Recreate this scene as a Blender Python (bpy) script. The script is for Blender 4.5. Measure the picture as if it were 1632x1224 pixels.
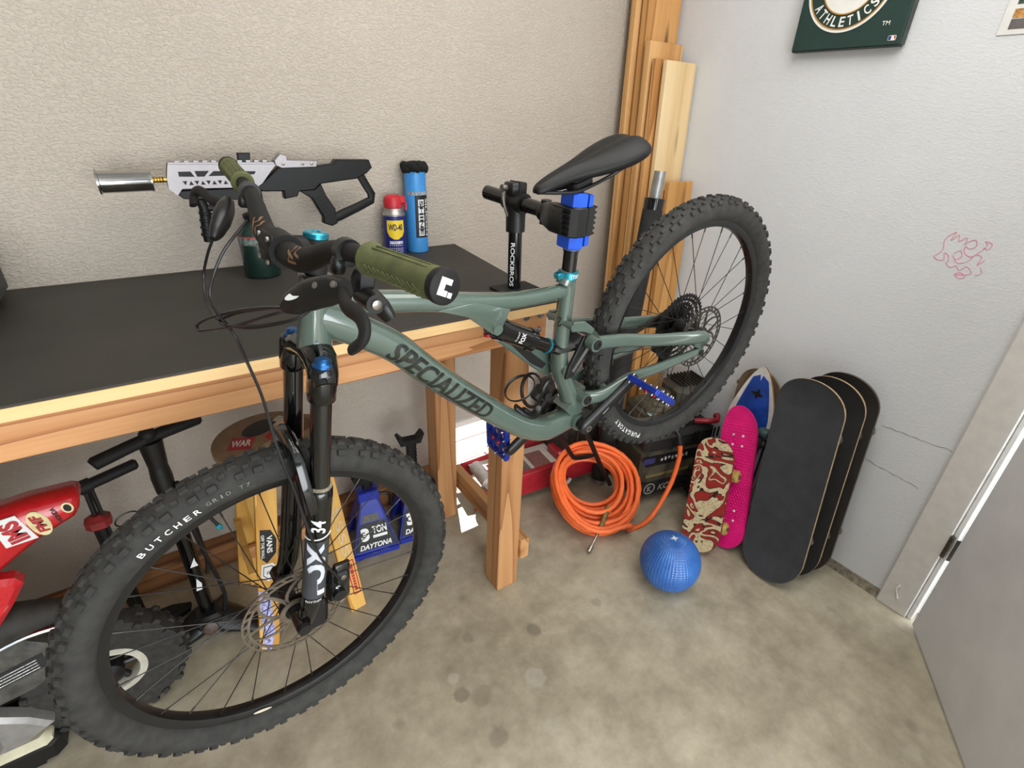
import bpy, bmesh, math, random
from mathutils import Vector as V, Matrix, Quaternion
random.seed(7)
for o in list(bpy.data.objects): bpy.data.objects.remove(o)
SC = bpy.context.scene
COL = SC.collection
PI = math.pi
R = math.radians

# ------------------------------------------------------------------ camera, world, lights, exposure
cam_d = bpy.data.cameras.new('camera'); cam = bpy.data.objects.new('camera', cam_d); COL.objects.link(cam)
CR = V((0.82712793, -0.56065318, 0.03908184)); CD = V((-0.23136637, -0.40305572, -0.88544661)); CF = V((0.51218062, 0.7233354, -0.46309493))
cam.matrix_world = Matrix(((CR.x, -CD.x, -CF.x, 0), (CR.y, -CD.y, -CF.y, 0), (CR.z, -CD.z, -CF.z, 1.58), (0, 0, 0, 1)))
cam_d.sensor_width = 36; cam_d.lens = 817.25 / 1632 * 36; cam_d.clip_start = 0.01
SC.camera = cam
vs = SC.view_settings
vs.view_transform = 'Standard'; vs.look = 'None'; vs.gamma = 1; vs.use_curve_mapping = False
vs.exposure = 0.0

world = bpy.data.worlds.new('world'); SC.world = world; world.use_nodes = True
bg = world.node_tree.nodes['Background']
bg.inputs['Color'].default_value = (0.80, 0.90, 1.0, 1); bg.inputs['Strength'].default_value = 2.2

def light(name, kind, loc, target, power, color=(1, 1, 1), size=(1, 1), angle=None):
    d = bpy.data.lights.new(name, kind); d.energy = power; d.color = color
    if kind == 'AREA':
        d.shape = 'RECTANGLE'; d.size, d.size_y = size
    if angle is not None: d.angle = angle
    o = bpy.data.objects.new(name, d); COL.objects.link(o); o.location = loc
    o.rotation_euler = (V(target) - V(loc)).to_track_quat('-Z', 'Z').to_euler()
    o['kind'] = 'helper'
    return o
# daylight from behind the house comes through the low wall vent and the side doorway
SUN_D = V((-0.170, -0.406, -0.245)).normalized()
light('sun', 'SUN', (3, 5, 4), V((3, 5, 4)) + SUN_D, 14, (1, 0.96, 0.90), angle=R(0.6))
# the open garage door behind the camera, the ceiling lamps, the doorway on the right
light('garage_door_daylight', 'AREA', (0.2, -3.6, 1.15), (0.7, 1.5, 0.5), 180, (0.95, 0.985, 1.0), (3.6, 2.0))
light('ceiling_lamp', 'AREA', (0.85, 0.25, 2.72), (0.85, 0.26, 0), 36, (1.0, 0.955, 0.89), (1.6, 1.6))
light('doorway_daylight', 'AREA', (2.30, -0.26, 1.1), (0.8, 0.20, 0.7), 30, (0.93, 0.97, 1.0), (0.8, 1.9))

# ------------------------------------------------------------------ materials
def s2l(c):
    return tuple((x / 12.92 if x <= 0.04045 else ((x + 0.055) / 1.055) ** 2.4) for x in (v / 255 for v in c))
MATS = {}
def newmat(name):
    m = bpy.data.materials.new(name); m.use_nodes = True
    nt = m.node_tree; b = nt.nodes['Principled BSDF']
    return m, nt, b
def ramp(nt, fac, stops):
    r = nt.nodes.new('ShaderNodeValToRGB'); nt.links.new(fac, r.inputs['Fac'])
    el = r.color_ramp.elements
    while len(el) < len(stops): el.new(0.5)
    for e, (p, c) in zip(el, stops): e.position = p; e.color = (*s2l(c), 1)
    return r.outputs['Color']
def coords(nt, scale=(1, 1, 1), kind='Object', rot=(0, 0, 0), loc=(0, 0, 0)):
    tc = nt.nodes.new('ShaderNodeTexCoord'); mp = nt.nodes.new('ShaderNodeMapping')
    mp.inputs['Scale'].default_value = scale; mp.inputs['Rotation'].default_value = rot; mp.inputs['Location'].default_value = loc
    nt.links.new(tc.outputs[kind], mp.inputs['Vector']); return mp.outputs['Vector']
def noise(nt, vec, scale, detail=4, rough=0.55, dist=0.0):
    n = nt.nodes.new('ShaderNodeTexNoise'); n.inputs['Scale'].default_value = scale; n.inputs['Detail'].default_value = detail
    n.inputs['Roughness'].default_value = rough; n.inputs['Distortion'].default_value = dist
    nt.links.new(vec, n.inputs['Vector']); return n.outputs['Fac']
def voro(nt, vec, scale, feature='F1'):
    n = nt.nodes.new('ShaderNodeTexVoronoi'); n.inputs['Scale'].default_value = scale; n.feature = feature
    nt.links.new(vec, n.inputs['Vector']); return n.outputs['Distance']
def bump(nt, b, h, strength, dist=0.002):
    n = nt.nodes.new('ShaderNodeBump'); n.inputs['Strength'].default_value = strength; n.inputs['Distance'].default_value = dist
    nt.links.new(h, n.inputs['Height']); nt.links.new(n.outputs['Normal'], b.inputs['Normal']); return n
def mix(nt, fac, a, c, mode='MIX'):
    n = nt.nodes.new('ShaderNodeMix'); n.data_type = 'RGBA'; n.blend_type = mode
    for i, x in ((0, fac), (6, a), (7, c)):
        if hasattr(x, 'is_linked') or hasattr(x, 'node'): nt.links.new(x, n.inputs[i])
        elif isinstance(x, tuple): n.inputs[i].default_value = (*s2l(x), 1)
        else: n.inputs[i].default_value = x
    return n.outputs[2]
def math_(nt, op, a, c=None, clamp=False):
    n = nt.nodes.new('ShaderNodeMath'); n.operation = op; n.use_clamp = clamp
    for i, x in ((0, a), (1, c)):
        if x is None: continue
        if hasattr(x, 'node'): nt.links.new(x, n.inputs[i])
        else: n.inputs[i].default_value = x
    return n.outputs[0]
def P(name, rgb, rough=0.5, metal=0.0, var=0.12, scale=30, bmp=0.0, bscale=200, coat=0.0, emit=0.0, spec=None, trans=0.0):
    """plain painted / plastic / metal material: one colour with small procedural wear"""
    if name in MATS: return MATS[name]
    m, nt, b = newmat(name)
    lo = tuple(max(0, v * (1 - var)) for v in rgb); hi = tuple(min(255, v * (1 + var * 0.7)) for v in rgb)
    vec = coords(nt)
    f = noise(nt, vec, scale, 5)
    nt.links.new(ramp(nt, f, [(0.3, lo), (0.7, hi)]), b.inputs['Base Color'])
    rr = nt.nodes.new('ShaderNodeMapRange'); rr.inputs['To Min'].default_value = max(0.02, rough - 0.07); rr.inputs['To Max'].default_value = min(1, rough + 0.09)
    nt.links.new(f, rr.inputs['Value']); nt.links.new(rr.outputs['Result'], b.inputs['Roughness'])
    b.inputs['Metallic'].default_value = metal
    b.inputs['Coat Weight'].default_value = coat; b.inputs['Coat Roughness'].default_value = 0.06
    if spec is not None: b.inputs['Specular IOR Level'].default_value = spec
    if bmp: bump(nt, b, noise(nt, vec, bscale, 3), bmp, 0.001)
    if emit:
        b.inputs['Emission Color'].default_value = (*s2l(rgb), 1); b.inputs['Emission Strength'].default_value = emit
    MATS[name] = m; return m
def wood(name, lo, mid, hi, axis='X', rings=9.0, knots=True, rough=0.6, sc=1.0):
    if name in MATS: return MATS[name]
    m, nt, b = newmat(name)
    s = {'X': (0.22, 7, 7), 'Y': (7, 0.22, 7), 'Z': (7, 7, 0.22)}[axis]
    vec = coords(nt, tuple(x * sc for x in s))
    n1 = noise(nt, vec, 1.2, 1.5, 0.4, 0.12)
    w = math_(nt, 'FRACT', math_(nt, 'MULTIPLY', n1, rings))
    tri = math_(nt, 'POWER', w, 3.0)
    tri = math_(nt, 'SUBTRACT', 1.0, tri)
    n2 = noise(nt, vec, 14, 5, 0.7)
    g = math_(nt, 'ADD', math_(nt, 'MULTIPLY', tri, 0.5), math_(nt, 'MULTIPLY', n2, 0.5))
    lo2 = tuple(int(a * .85 + b_ * .15) for a, b_ in zip(lo, mid))
    c = ramp(nt, g, [(0.2, lo2), (0.5, mid), (0.85, hi)])
    if knots:
        ks = {'X': (0.9, 5, 5), 'Y': (5, 0.9, 5), 'Z': (5, 5, 0.9)}[axis]
        kv = voro(nt, coords(nt, tuple(x * 2.0 * sc for x in ks)), 1.0)
        kf = nt.nodes.new('ShaderNodeMapRange'); kf.inputs['From Min'].default_value = 0.05; kf.inputs['From Max'].default_value = 0.16
        kf.inputs['To Min'].default_value = 0.85; kf.inputs['To Max'].default_value = 0.0
        nt.links.new(kv, kf.inputs['Value'])
        c = mix(nt, kf.outputs['Result'], c, tuple(int(v * 0.55) for v in lo))
    nt.links.new(c, b.inputs['Base Color']); b.inputs['Roughness'].default_value = rough
    bump(nt, b, g, 0.25, 0.001)
    MATS[name] = m; return m

def wall_mat(name, base, dirt, relief):
    m, nt, b = newmat(name)
    vec = coords(nt)
    big = noise(nt, vec, 1.6, 4, 0.6)
    c = ramp(nt, big, [(0.3, tuple(v - 5 for v in base)), (0.7, tuple(min(255, v + 4) for v in base))])
    sp = noise(nt, vec, 26, 6, 0.75)
    mr = nt.nodes.new('ShaderNodeMapRange'); mr.inputs['From Min'].default_value = 0.66; mr.inputs['From Max'].default_value = 0.80
    mr.inputs['To Max'].default_value = 0.35; nt.links.new(sp, mr.inputs['Value'])
    c = mix(nt, mr.outputs['Result'], c, dirt)
    nt.links.new(c, b.inputs['Base Color']); b.inputs['Roughness'].default_value = 0.72; b.inputs['Specular IOR Level'].default_value = 0.25
    # orange-peel / knock-down plaster relief
    v2 = coords(nt, (0.8, 0.8, 1.5))
    a1 = noise(nt, v2, 130, 3, 0.5, 0.4); a2 = noise(nt, v2, 70, 2, 0.5, 0.6)
    r1 = nt.nodes.new('ShaderNodeMapRange'); r1.inputs['From Min'].default_value = 0.45; r1.inputs['From Max'].default_value = 0.62; nt.links.new(a1, r1.inputs['Value'])
    h = math_(nt, 'ADD', math_(nt, 'MULTIPLY', r1.outputs['Result'], 0.6), math_(nt, 'MULTIPLY', a2, 0.8))
    bump(nt, b, h, relief, 0.0035)
    MATS[name] = m; return m
M_WALL = wall_mat('wall_plaster_warm', (183, 173, 161), (134, 126, 114), 0.7)
M_WALLR = wall_mat('wall_plaster_white', (214, 217, 221), (150, 148, 142), 0.2)

def floor_mat():
    m, nt, b = newmat('concrete_floor')
    vec = coords(nt)
    n1 = noise(nt, vec, 1.7, 6, 0.62, 0.3); n2 = noise(nt, vec, 9, 8, 0.68); n3 = noise(nt, vec, 120, 3, 0.6)
    g = math_(nt, 'ADD', math_(nt, 'MULTIPLY', n1, 0.55), math_(nt, 'MULTIPLY', n2, 0.45))
    c = ramp(nt, g, [(0.36, (134, 126, 107)), (0.5, (165, 156, 136)), (0.62, (188, 180, 160))])
    def spots(scale, lo, hi, amt, colr, seed):
        v = voro(nt, coords(nt, loc=(seed, seed * 2, 0)), scale)
        wob = noise(nt, vec, 38, 3); d = math_(nt, 'ADD', v, math_(nt, 'MULTIPLY', math_(nt, 'SUBTRACT', wob, 0.5), 0.10))
        mr = nt.nodes.new('ShaderNodeMapRange'); mr.inputs['From Min'].default_value = lo; mr.inputs['From Max'].default_value = hi
        mr.inputs['To Min'].default_value = amt; mr.inputs['To Max'].default_value = 0; nt.links.new(d, mr.inputs['Value'])
        return mr.outputs['Result'], colr
    def stain(x, y, r, amt, colr, c):
        d = nt.nodes.new('ShaderNodeVectorMath'); d.operation = 'DISTANCE'; d.inputs[1].default_value = (x, y, 0)
        sp_ = nt.nodes.new('ShaderNodeVectorMath'); sp_.operation = 'MULTIPLY'; sp_.inputs[1].default_value = (1, 1, 0); nt.links.new(vec, sp_.inputs[0]); nt.links.new(sp_.outputs[0], d.inputs[0])
        q = math_(nt, 'ADD', d.outputs['Value'], math_(nt, 'MULTIPLY', math_(nt, 'SUBTRACT', noise(nt, vec, 30, 3), .5), r * .9))
        mr = nt.nodes.new('ShaderNodeMapRange'); mr.inputs['From Min'].default_value = r * .75; mr.inputs['From Max'].default_value = r * 1.1; mr.inputs['To Min'].default_value = amt; mr.inputs['To Max'].default_value = 0; nt.links.new(q, mr.inputs['Value'])
        return mix(nt, mr.outputs['Result'], c, colr)
    for x, y, r, a, cc in ((.457, .842, .026, .5, (84, 78, 66)), (.51, .806, .034, .3, (104, 98, 84)), (.778, .905, .026, .5, (88, 82, 70)), (.488, .677, .030, .38, (92, 86, 74)), (.681, .762, .035, .3, (196, 192, 180)), (.46, .90, .02, .3, (200, 194, 182)), (1.041, .871, .02, .25, (104, 98, 86)), (.57, 1.0, .02, .3, (98, 92, 80))): c = stain(x, y, r, a, cc, c)
    f, cc = spots(5.3, 0.06, 0.13, 0.30, (92, 86, 74), 0.31); c = mix(nt, f, c, cc)
    f, cc = spots(3.1, 0.05, 0.10, 0.30, (188, 184, 172), 2.7); c = mix(nt, f, c, cc)
    f, cc = spots(23, 0.04, 0.09, 0.45, (205, 200, 188), 5.1)
    gate = nt.nodes.new('ShaderNodeMapRange'); gate.inputs['From Min'].default_value = 0.55; gate.inputs['From Max'].default_value = 0.62; nt.links.new(n1, gate.inputs['Value'])
    c = mix(nt, math_(nt, 'MULTIPLY', f, gate.outputs['Result']), c, cc)
    nt.links.new(c, b.inputs['Base Color'])
    rr = nt.nodes.new('ShaderNodeMapRange'); rr.inputs['To Min'].default_value = 0.34; rr.inputs['To Max'].default_value = 0.62; nt.links.new(n2, rr.inputs['Value'])
    nt.links.new(rr.outputs['Result'], b.inputs['Roughness']); b.inputs['Specular IOR Level'].default_value = 0.4
    bump(nt, b, math_(nt, 'ADD', math_(nt, 'MULTIPLY', n3, 0.35), n2), 0.12, 0.002)
    MATS['concrete_floor'] = m; return m
M_FLOOR = floor_mat()

# ------------------------------------------------------------------ mesh builder
def frame_from(d, up=V((0, 0, 1))):
    d = d.normalized(); s = up.cross(d)
    if s.length < 1e-5: s = V((1, 0, 0)).cross(d)
    s.normalize(); u = d.cross(s); return s, u, d
def catmull(pts, n=8, closed=False):
    pts = [V(p) for p in pts]; out = []; L = len(pts)
    for i in range(L if closed else L - 1):
        if closed: p0, p1, p2, p3 = pts[(i - 1) % L], pts[i], pts[(i + 1) % L], pts[(i + 2) % L]
        else: p0, p1, p2, p3 = pts[max(i - 1, 0)], pts[i], pts[i + 1], pts[min(i + 2, L - 1)]
        for k in range(n):
            t = k / n
            out.append(0.5 * ((2 * p1) + (p2 - p0) * t + (2 * p0 - 5 * p1 + 4 * p2 - p3) * t * t + (3 * p1 - p0 - 3 * p2 + p3) * t ** 3))
    if not closed: out.append(pts[-1])
    return out
def lerp_list(vals, n):
    out = []
    for i in range(n):
        t = i / (n - 1) * (len(vals) - 1); k = min(int(t), len(vals) - 2); out.append(vals[k] + (vals[k + 1] - vals[k]) * (t - k))
    return out
class MB:
    def __init__(s): s.v = []; s.f = []
    def add(s, vs, fs):
        o = len(s.v); s.v += [tuple(x) for x in vs]; s.f += [tuple(i + o for i in f) for f in fs]; return s
    def rings(s, rings, caps=True, closed=False):
        n = len(rings[0]); vs = [p for r in rings for p in r]; fs = []; m = len(rings)
        for i in range(m if closed else m - 1):
            a = i * n; b = ((i + 1) % m) * n
            for k in range(n): fs.append((a + k, a + (k + 1) % n, b + (k + 1) % n, b + k))
        if caps and not closed: fs.append(tuple(range(n - 1, -1, -1))); fs.append(tuple((m - 1) * n + k for k in range(n)))
        return s.add(vs, fs)
    def tube(s, pts, r, n=10, caps=True, closed=False, up=None, r2=None, sq=1.0):
        """sweep; r (and r2 for the second half-axis) scalar or list; sq<1 gives squarer sections"""
        pts = [V(p) for p in pts]; L = len(pts)
        rs = list(r) if isinstance(r, (list, tuple)) else [r] * L
        if len(rs) != L: rs = lerp_list(rs, L)
        r2s = rs if r2 is None else (list(r2) if isinstance(r2, (list, tuple)) else [r2] * L)
        if len(r2s) != L: r2s = lerp_list(r2s, L)
        tang = []
        for i in range(L):
            if closed: t = pts[(i + 1) % L] - pts[(i - 1) % L]
            else: t = pts[min(i + 1, L - 1)] - pts[max(i - 1, 0)]
            tang.append(t.normalized() if t.length > 1e-9 else V((0, 0, 1)))
        if up is None: up = V((0, 0, 1)) if abs(tang[0].z) < 0.9 else V((1, 0, 0))
        up = V(up); fixed = up.copy(); rings = []; u = (up - tang[0] * up.dot(tang[0])).normalized()
        for i in range(L):
            if i: u = (u - tang[i] * u.dot(tang[i])).normalized()
            w = tang[i].cross(u); ring = []
            for k in range(n):
                a = 2 * PI * k / n; c, si = math.cos(a), math.sin(a)
                if sq != 1.0: c = math.copysign(abs(c) ** sq, c); si = math.copysign(abs(si) ** sq, si)
                ring.append(pts[i] + u * (rs[i] * c) + w * (r2s[i] * si))
            rings.append(ring)
        return s.rings(rings, caps, closed)
    def lathe(s, prof, o=(0, 0, 0), d=(0, 0, 1), n=24, caps=True, closed=False, a0=0, a1=2 * PI):
        sx, su, dd = frame_from(V(d)); o = V(o)
        full = abs(a1 - a0 - 2 * PI) < 1e-6
        rings = [[o + dd * h + (sx * math.cos(2 * PI * k / n) + su * math.sin(2 * PI * k / n)) * r for k in range(n)] for r, h in prof]
        return s.rings(rings, caps, closed)
    def cyl(s, a, b, r, n=14, r2=None):
        return s.tube([a, b], [r, r if r2 is None else r2], n)
    def box(s, c, size, X=(1, 0, 0), Y=(0, 1, 0), Z=(0, 0, 1), b=0.0, taper=None):
        c = V(c); X, Y, Z = V(X).normalized(), V(Y).normalized(), V(Z).normalized(); hx, hy, hz = (x / 2 for x in size)
        tx, ty = (1, 1) if taper is None else taper
        if b <= 0:
            vs = [c + X * (sx * hx * (tx if sz > 0 else 1)) + Y * (sy * hy * (ty if sz > 0 else 1)) + Z * (sz * hz) for sz in (-1, 1) for sx, sy in ((-1, -1), (1, -1), (1, 1), (-1, 1))]
            return s.add(vs, [(3, 2, 1, 0), (4, 5, 6, 7), (0, 1, 5, 4), (1, 2, 6, 5), (2, 3, 7, 6), (3, 0, 4, 7)])
        def ring(z, inset, t):
            x, y = (hx - inset) * t[0], (hy - inset) * t[1]; q = b
            return [c + X * px + Y * py + Z * z for px, py in ((-x + q, -y), (x - q, -y), (x, -y + q), (x, y - q), (x - q, y), (-x + q, y), (-x, y - q), (-x, -y + q))]
        T = (tx, ty)
        return s.rings([ring(-hz, b, (1, 1)), ring(-hz + b, 0, (1, 1)), ring(hz - b, 0, T), ring(hz, b, T)])
    def prism(s, poly, h, O=(0, 0, 0), U=(1, 0, 0), W=(0, 1, 0), N=None, b=0.0):
        """extrude polygon (a,b) in plane O,U,W by h along N (centred)"""
        O, U, W = V(O), V(U).normalized(), V(W).normalized(); N = V(N).normalized() if N is not None else U.cross(W)
        n = len(poly); cx = sum(p[0] for p in poly) / n; cy = sum(p[1] for p in poly) / n
        def ring(z, ins):
            out = []
            for i in range(n):
                p0, p1, p2 = poly[i - 1], poly[i], poly[(i + 1) % n]; a, c = p1
                if ins:
                    e1 = V((p1[0] - p0[0], p1[1] - p0[1])); e2 = V((p2[0] - p1[0], p2[1] - p1[1]))
                    if e1.length > 1e-9 and e2.length > 1e-9:
                        e1.normalize(); e2.normalize(); n1 = V((-e1.y, e1.x)); n2 = V((-e2.y, e2.x)); k = (n1 + n2)
                        if k.length > 1e-6:
                            k = k / max(0.35, (1 + n1.dot(n2))); a += k.x * ins * sg; c += k.y * ins * sg
                out.append(O + U * a + W * c + N * z)
            return out
        area = sum(poly[i - 1][0] * poly[i][1] - poly[i][0] * poly[i - 1][1] for i in range(n)); sg = 1 if area > 0 else -1
        if b > 0: return s.rings([ring(-h / 2, b), ring(-h / 2 + b, 0), ring(h / 2 - b, 0), ring(h / 2, b)])
        return s.rings([ring(-h / 2, 0), ring(h / 2, 0)])
    def ringprism(s, outer, inner, h, O, U, W, N=None):
        """flat ring with outer/inner polygons of equal count"""
        O, U, W = V(O), V(U).normalized(), V(W).normalized(); N = V(N).normalized() if N is not None else U.cross(W)
        f = lambda poly, z: [O + U * a + W * c + N * z for a, c in poly]
        return s.rings([f(outer, -h / 2), f(outer, h / 2), f(inner, h / 2), f(inner, -h / 2)], caps=False, closed=True)
    def ball(s, c, r, n=12, m=8, sc=(1, 1, 1)):
        c = V(c); rings = []
        for j in range(m + 1):
            t = -PI / 2 + PI * j / m; rr = max(1e-5, math.cos(t))
            rings.append([c + V((r * sc[0] * rr * math.cos(2 * PI * k / n), r * sc[1] * rr * math.sin(2 * PI * k / n), r * sc[2] * math.sin(t))) for k in range(n)])
        return s.rings(rings)
    def xf(s, Mx):
        s.v = [tuple(Mx @ V(p)) for p in s.v]; return s
    def fn(s, f): s.v = [tuple(f(V(p))) for p in s.v]; return s
    def mesh(s, name, mat, ang=35):
        me = bpy.data.meshes.new(name); me.from_pydata(s.v, [], s.f); me.validate(clean_customdata=False)
        bm = bmesh.new(); bm.from_mesh(me); bmesh.ops.recalc_face_normals(bm, faces=bm.faces[:]); bm.to_mesh(me); bm.free()
        me.polygons.foreach_set('use_smooth', [True] * len(me.polygons)); me.set_sharp_from_angle(angle=R(ang)); me.update()
        for mm in (mat if isinstance(mat, (list, tuple)) else [mat]): me.materials.append(mm)
        return me
    def build(s, name, mat, parent=None, ang=35, bevel=0.0, label=None):
        o = bpy.data.objects.new(name, s.mesh(name, mat, ang)); COL.objects.link(o)
        if parent is not None: o.parent = parent
        if bevel:
            md = o.modifiers.new('bevel', 'BEVEL'); md.width = bevel; md.segments = 2; md.limit_method = 'ANGLE'; md.angle_limit = R(40)
        if label: o['label'] = label
        return o
def tag(o, label, cat, group=None, kind=None):
    o['label'] = label; o['category'] = cat
    if group: o['group'] = group
    if kind: o['kind'] = kind
    return o
def struct(o, label=None):
    o['kind'] = 'structure'
    if label: o['label'] = label
    return o
def thing(name, label, cat, loc=(0, 0, 0), rot=None, group=None):
    o = bpy.data.objects.new(name, None); COL.objects.link(o); o.empty_display_size = 0.05
    o.location = loc
    if rot is not None: o.matrix_world = Matrix.Translation(V(loc)) @ rot.to_4x4()
    return tag(o, label, cat, group)
def share(name, src, parent, mx=None):
    o = bpy.data.objects.new(name, src.data); COL.objects.link(o); o.parent = parent
    for md in src.modifiers:
        q = o.modifiers.new(md.name, md.type)
        if md.type == 'BEVEL': q.width = md.width; q.segments = md.segments; q.limit_method = 'ANGLE'; q.angle_limit = md.angle_limit
    if mx is not None: o.matrix_local = mx
    return o
_tc = {}
def text2d(body, cuts=0, shear=0.0, bold=0.0):
    key = (body, cuts, shear, bold)
    if key in _tc: return _tc[key]
    c = bpy.data.curves.new('t', 'FONT'); c.body = body; c.size = 1; c.shear = shear; c.offset = bold; c.align_x = 'CENTER'; c.align_y = 'CENTER'; c.resolution_u = 3
    o = bpy.data.objects.new('t', c); COL.objects.link(o)
    me = bpy.data.meshes.new_from_object(o)
    bm = bmesh.new(); bm.from_mesh(me)
    bmesh.ops.remove_doubles(bm, verts=bm.verts[:], dist=1e-5)
    bmesh.ops.triangulate(bm, faces=bm.faces[:])
    for _ in range(cuts): bmesh.ops.subdivide_edges(bm, edges=[e for e in bm.edges if e.calc_length() > 0.12], cuts=1, use_grid_fill=False); bmesh.ops.triangulate(bm, faces=bm.faces[:])
    vs = [(v.co.x, v.co.y) for v in bm.verts]; bm.verts.index_update(); fs = [tuple(v.index for v in f.verts) for f in bm.faces]
    bm.free(); bpy.data.objects.remove(o); bpy.data.curves.remove(c); bpy.data.meshes.remove(me)
    xs = [v[0] for v in vs]; yz = [v[1] for v in vs]; cx = (min(xs) + max(xs)) / 2; cy = (min(yz) + max(yz)) / 2
    w = max(xs) - min(xs); h = max(yz) - min(yz)
    _tc[key] = ([((x - cx) / w, (y - cy) / h) for x, y in vs], fs, w / h); return _tc[key]
def put_text(mb, body, f, w, h, cuts=0, shear=0.0, bold=0.0):
    """text filling w x h; f maps (a,b) -> 3D point"""
    vs, fs, _ = text2d(body, cuts, shear, bold)
    return mb.add([f(x * w, y * h) for x, y in vs], fs)
def flat(O, U, W, lift=0.0006):
    O, U, W = V(O), V(U).normalized(), V(W).normalized(); N = U.cross(W)
    return lambda a, b: O + U * a + W * b + N * lift
def rrect(w, h, r, n=5):
    out = []
    for cx, cy, a in ((w / 2 - r, h / 2 - r, 0), (-w / 2 + r, h / 2 - r, 90), (-w / 2 + r, -h / 2 + r, 180), (w / 2 - r, -h / 2 + r, 270)):
        for k in range(n + 1): t = R(a + 90 * k / n); out.append((cx + r * math.cos(t), cy + r * math.sin(t)))
    return out
def circ(r, n=24, sx=1, sy=1): return [(r * sx * math.cos(2 * PI * k / n), r * sy * math.sin(2 * PI * k / n)) for k in range(n)]
# ------------------------------------------------------------------ room
YW, XR, CEIL = 1.83, 1.985, 2.75
M_TRIM = P('trim_paint', (214, 213, 210), 0.45, var=0.03)
M_CONC = P('curb_concrete', (128, 121, 106), 0.85, var=0.3, scale=60, bmp=0.6)
M_GROUND = P('outdoor_concrete', (190, 186, 176), 0.9, var=0.1, scale=4)
mb = MB(); mb.box((-1, -1, -0.03), (6.3, 5.9, 0.06)); struct(mb.build('floor', M_FLOOR), 'grey stained concrete garage floor')
mb = MB(); mb.box((2, 0, -0.09), (24, 24, 0.04)); struct(mb.build('ground', M_GROUND))
mb = MB()
VX0, VX1, VZ0, VZ1 = 0.95, 1.24, 0.045, 0.262
T = 0.05
def wbox(x0, x1, z0, z1): mb.box(((x0 + x1) / 2, YW + T / 2, (z0 + z1) / 2), (x1 - x0, T, z1 - z0))
wbox(-4, VX0, 0, CEIL); wbox(VX1, 2.15, 0, CEIL); wbox(VX0, VX1, 0, VZ0); wbox(VX0, VX1, VZ1, CEIL)
struct(mb.build('wall_back', M_WALL), 'beige textured plaster wall behind the workbench')
mb = MB()
def rbox(y0, y1, z0, z1): mb.box((XR + 0.05, (y0 + y1) / 2, (z0 + z1) / 2), (0.10, y1 - y0, z1 - z0))
DY1 = 0.205; DY0 = DY1 - 0.88
rbox(DY1, YW, 0.034, CEIL); rbox(DY0, DY1, 2.07, CEIL); rbox(-4, DY0, 0.034, CEIL)
struct(mb.build('wall_right', M_WALLR), 'off-white textured plaster wall with skateboards leaning on it')
mb = MB(); mb.box((-4.03, -1.1, CEIL / 2), (0.06, 5.9, CEIL)); struct(mb.build('wall_left', M_WALL))
mb = MB(); mb.box((-3.8, -4, CEIL / 2), (0.5, 0.1, CEIL)); mb.box((1.7, -4, CEIL / 2), (0.7, 0.1, CEIL)); mb.box((-1.1, -4, 2.55), (5, 0.1, 0.4))
struct(mb.build('wall_front', M_WALL))
mb = MB(); mb.box((-1, -1.05, CEIL + 0.03), (6.4, 6.1, 0.06)); struct(mb.build('ceiling', M_WALLR))
mb = MB(); mb.prism([(XR - 0.016, 0), (XR + 0.09, 0), (XR + 0.09, 0.034), (XR - 0.004, 0.034)], YW - DY1, (0, (YW + DY1) / 2, 0), (1, 0, 0), (0, 0, 1))
struct(mb.build('trim_1', M_CONC), 'rough concrete curb along the right wall')
M_SILL = wood('sill_wood', (92, 60, 36), (132, 88, 52), (158, 110, 70), 'X', 7)
mb = MB(); mb.box((-1.55, 1.7975, 0.05), (4.9, 0.063, 0.1), b=0.003); struct(mb.build('trim_2', M_SILL), 'brown timber sill along the foot of the back wall')
# door casing, jamb, door leaf
mb = MB(); mb.box((XR - 0.012, 0.258, 1.06), (0.026, 0.10, 2.12), b=0.004); struct(mb.build('trim_3', M_TRIM), 'white door casing on the right wall')
mb = MB(); mb.box((XR + 0.05, DY1 - 0.006, 1.04), (0.13, 0.016, 2.08), b=0.003); mb.box((XR + 0.045, DY1 - 0.022, 1.04), (0.03, 0.02, 2.06), b=0.003); struct(mb.build('trim_4', M_TRIM), 'white door jamb')
HX, HY = 1.958, 0.196
dd = V((-0.815, -0.579, 0)); dn_ = V((0.579, -0.815, 0))
M_DOOR = P('door_paint', (216, 219, 222), 0.42, var=0.04, scale=6)
d1 = MB().box(V((HX, HY, 1.03)) + dd * (0.026 + 0.42) + dn_ * 0.022, (0.84, 0.044, 2.03), X=dd, Y=dn_, b=0.003).build('door_1', M_DOOR)
struct(d1, 'grey painted door standing open at the right edge')
M_HINGE = P('hinge_steel', (92, 88, 80), 0.4, 0.9)
mb = MB()
for k in range(5): mb.cyl((HX, HY + 0.008, 0.315 + k * 0.018), (HX, HY + 0.008, 0.3315 + k * 0.018), 0.0075, 10)
mb.box((HX + 0.02, HY + 0.012, 0.36), (0.045, 0.003, 0.09)); mb.box(V((HX, HY, 0.36)) + dd * 0.01 + dn_ * 0.018, (0.003, 0.036, 0.09), X=dd, Y=dn_)
mb.build('hinge', M_HINGE, d1, label='dark steel door hinge')
# hook cord on the casing
mb = MB(); mb.tube(catmull([(XR - 0.027, 0.262, 0.12), (XR - 0.034, 0.268, 0.105), (XR - 0.03, 0.262, 0.085), (XR - 0.036, 0.25, 0.068)], 5), 0.003, 6)
tag(mb.build('cord_loop', P('white_cord', (225, 224, 220), 0.6)), 'short white cord hanging on the door casing near the floor', 'cord')

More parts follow.
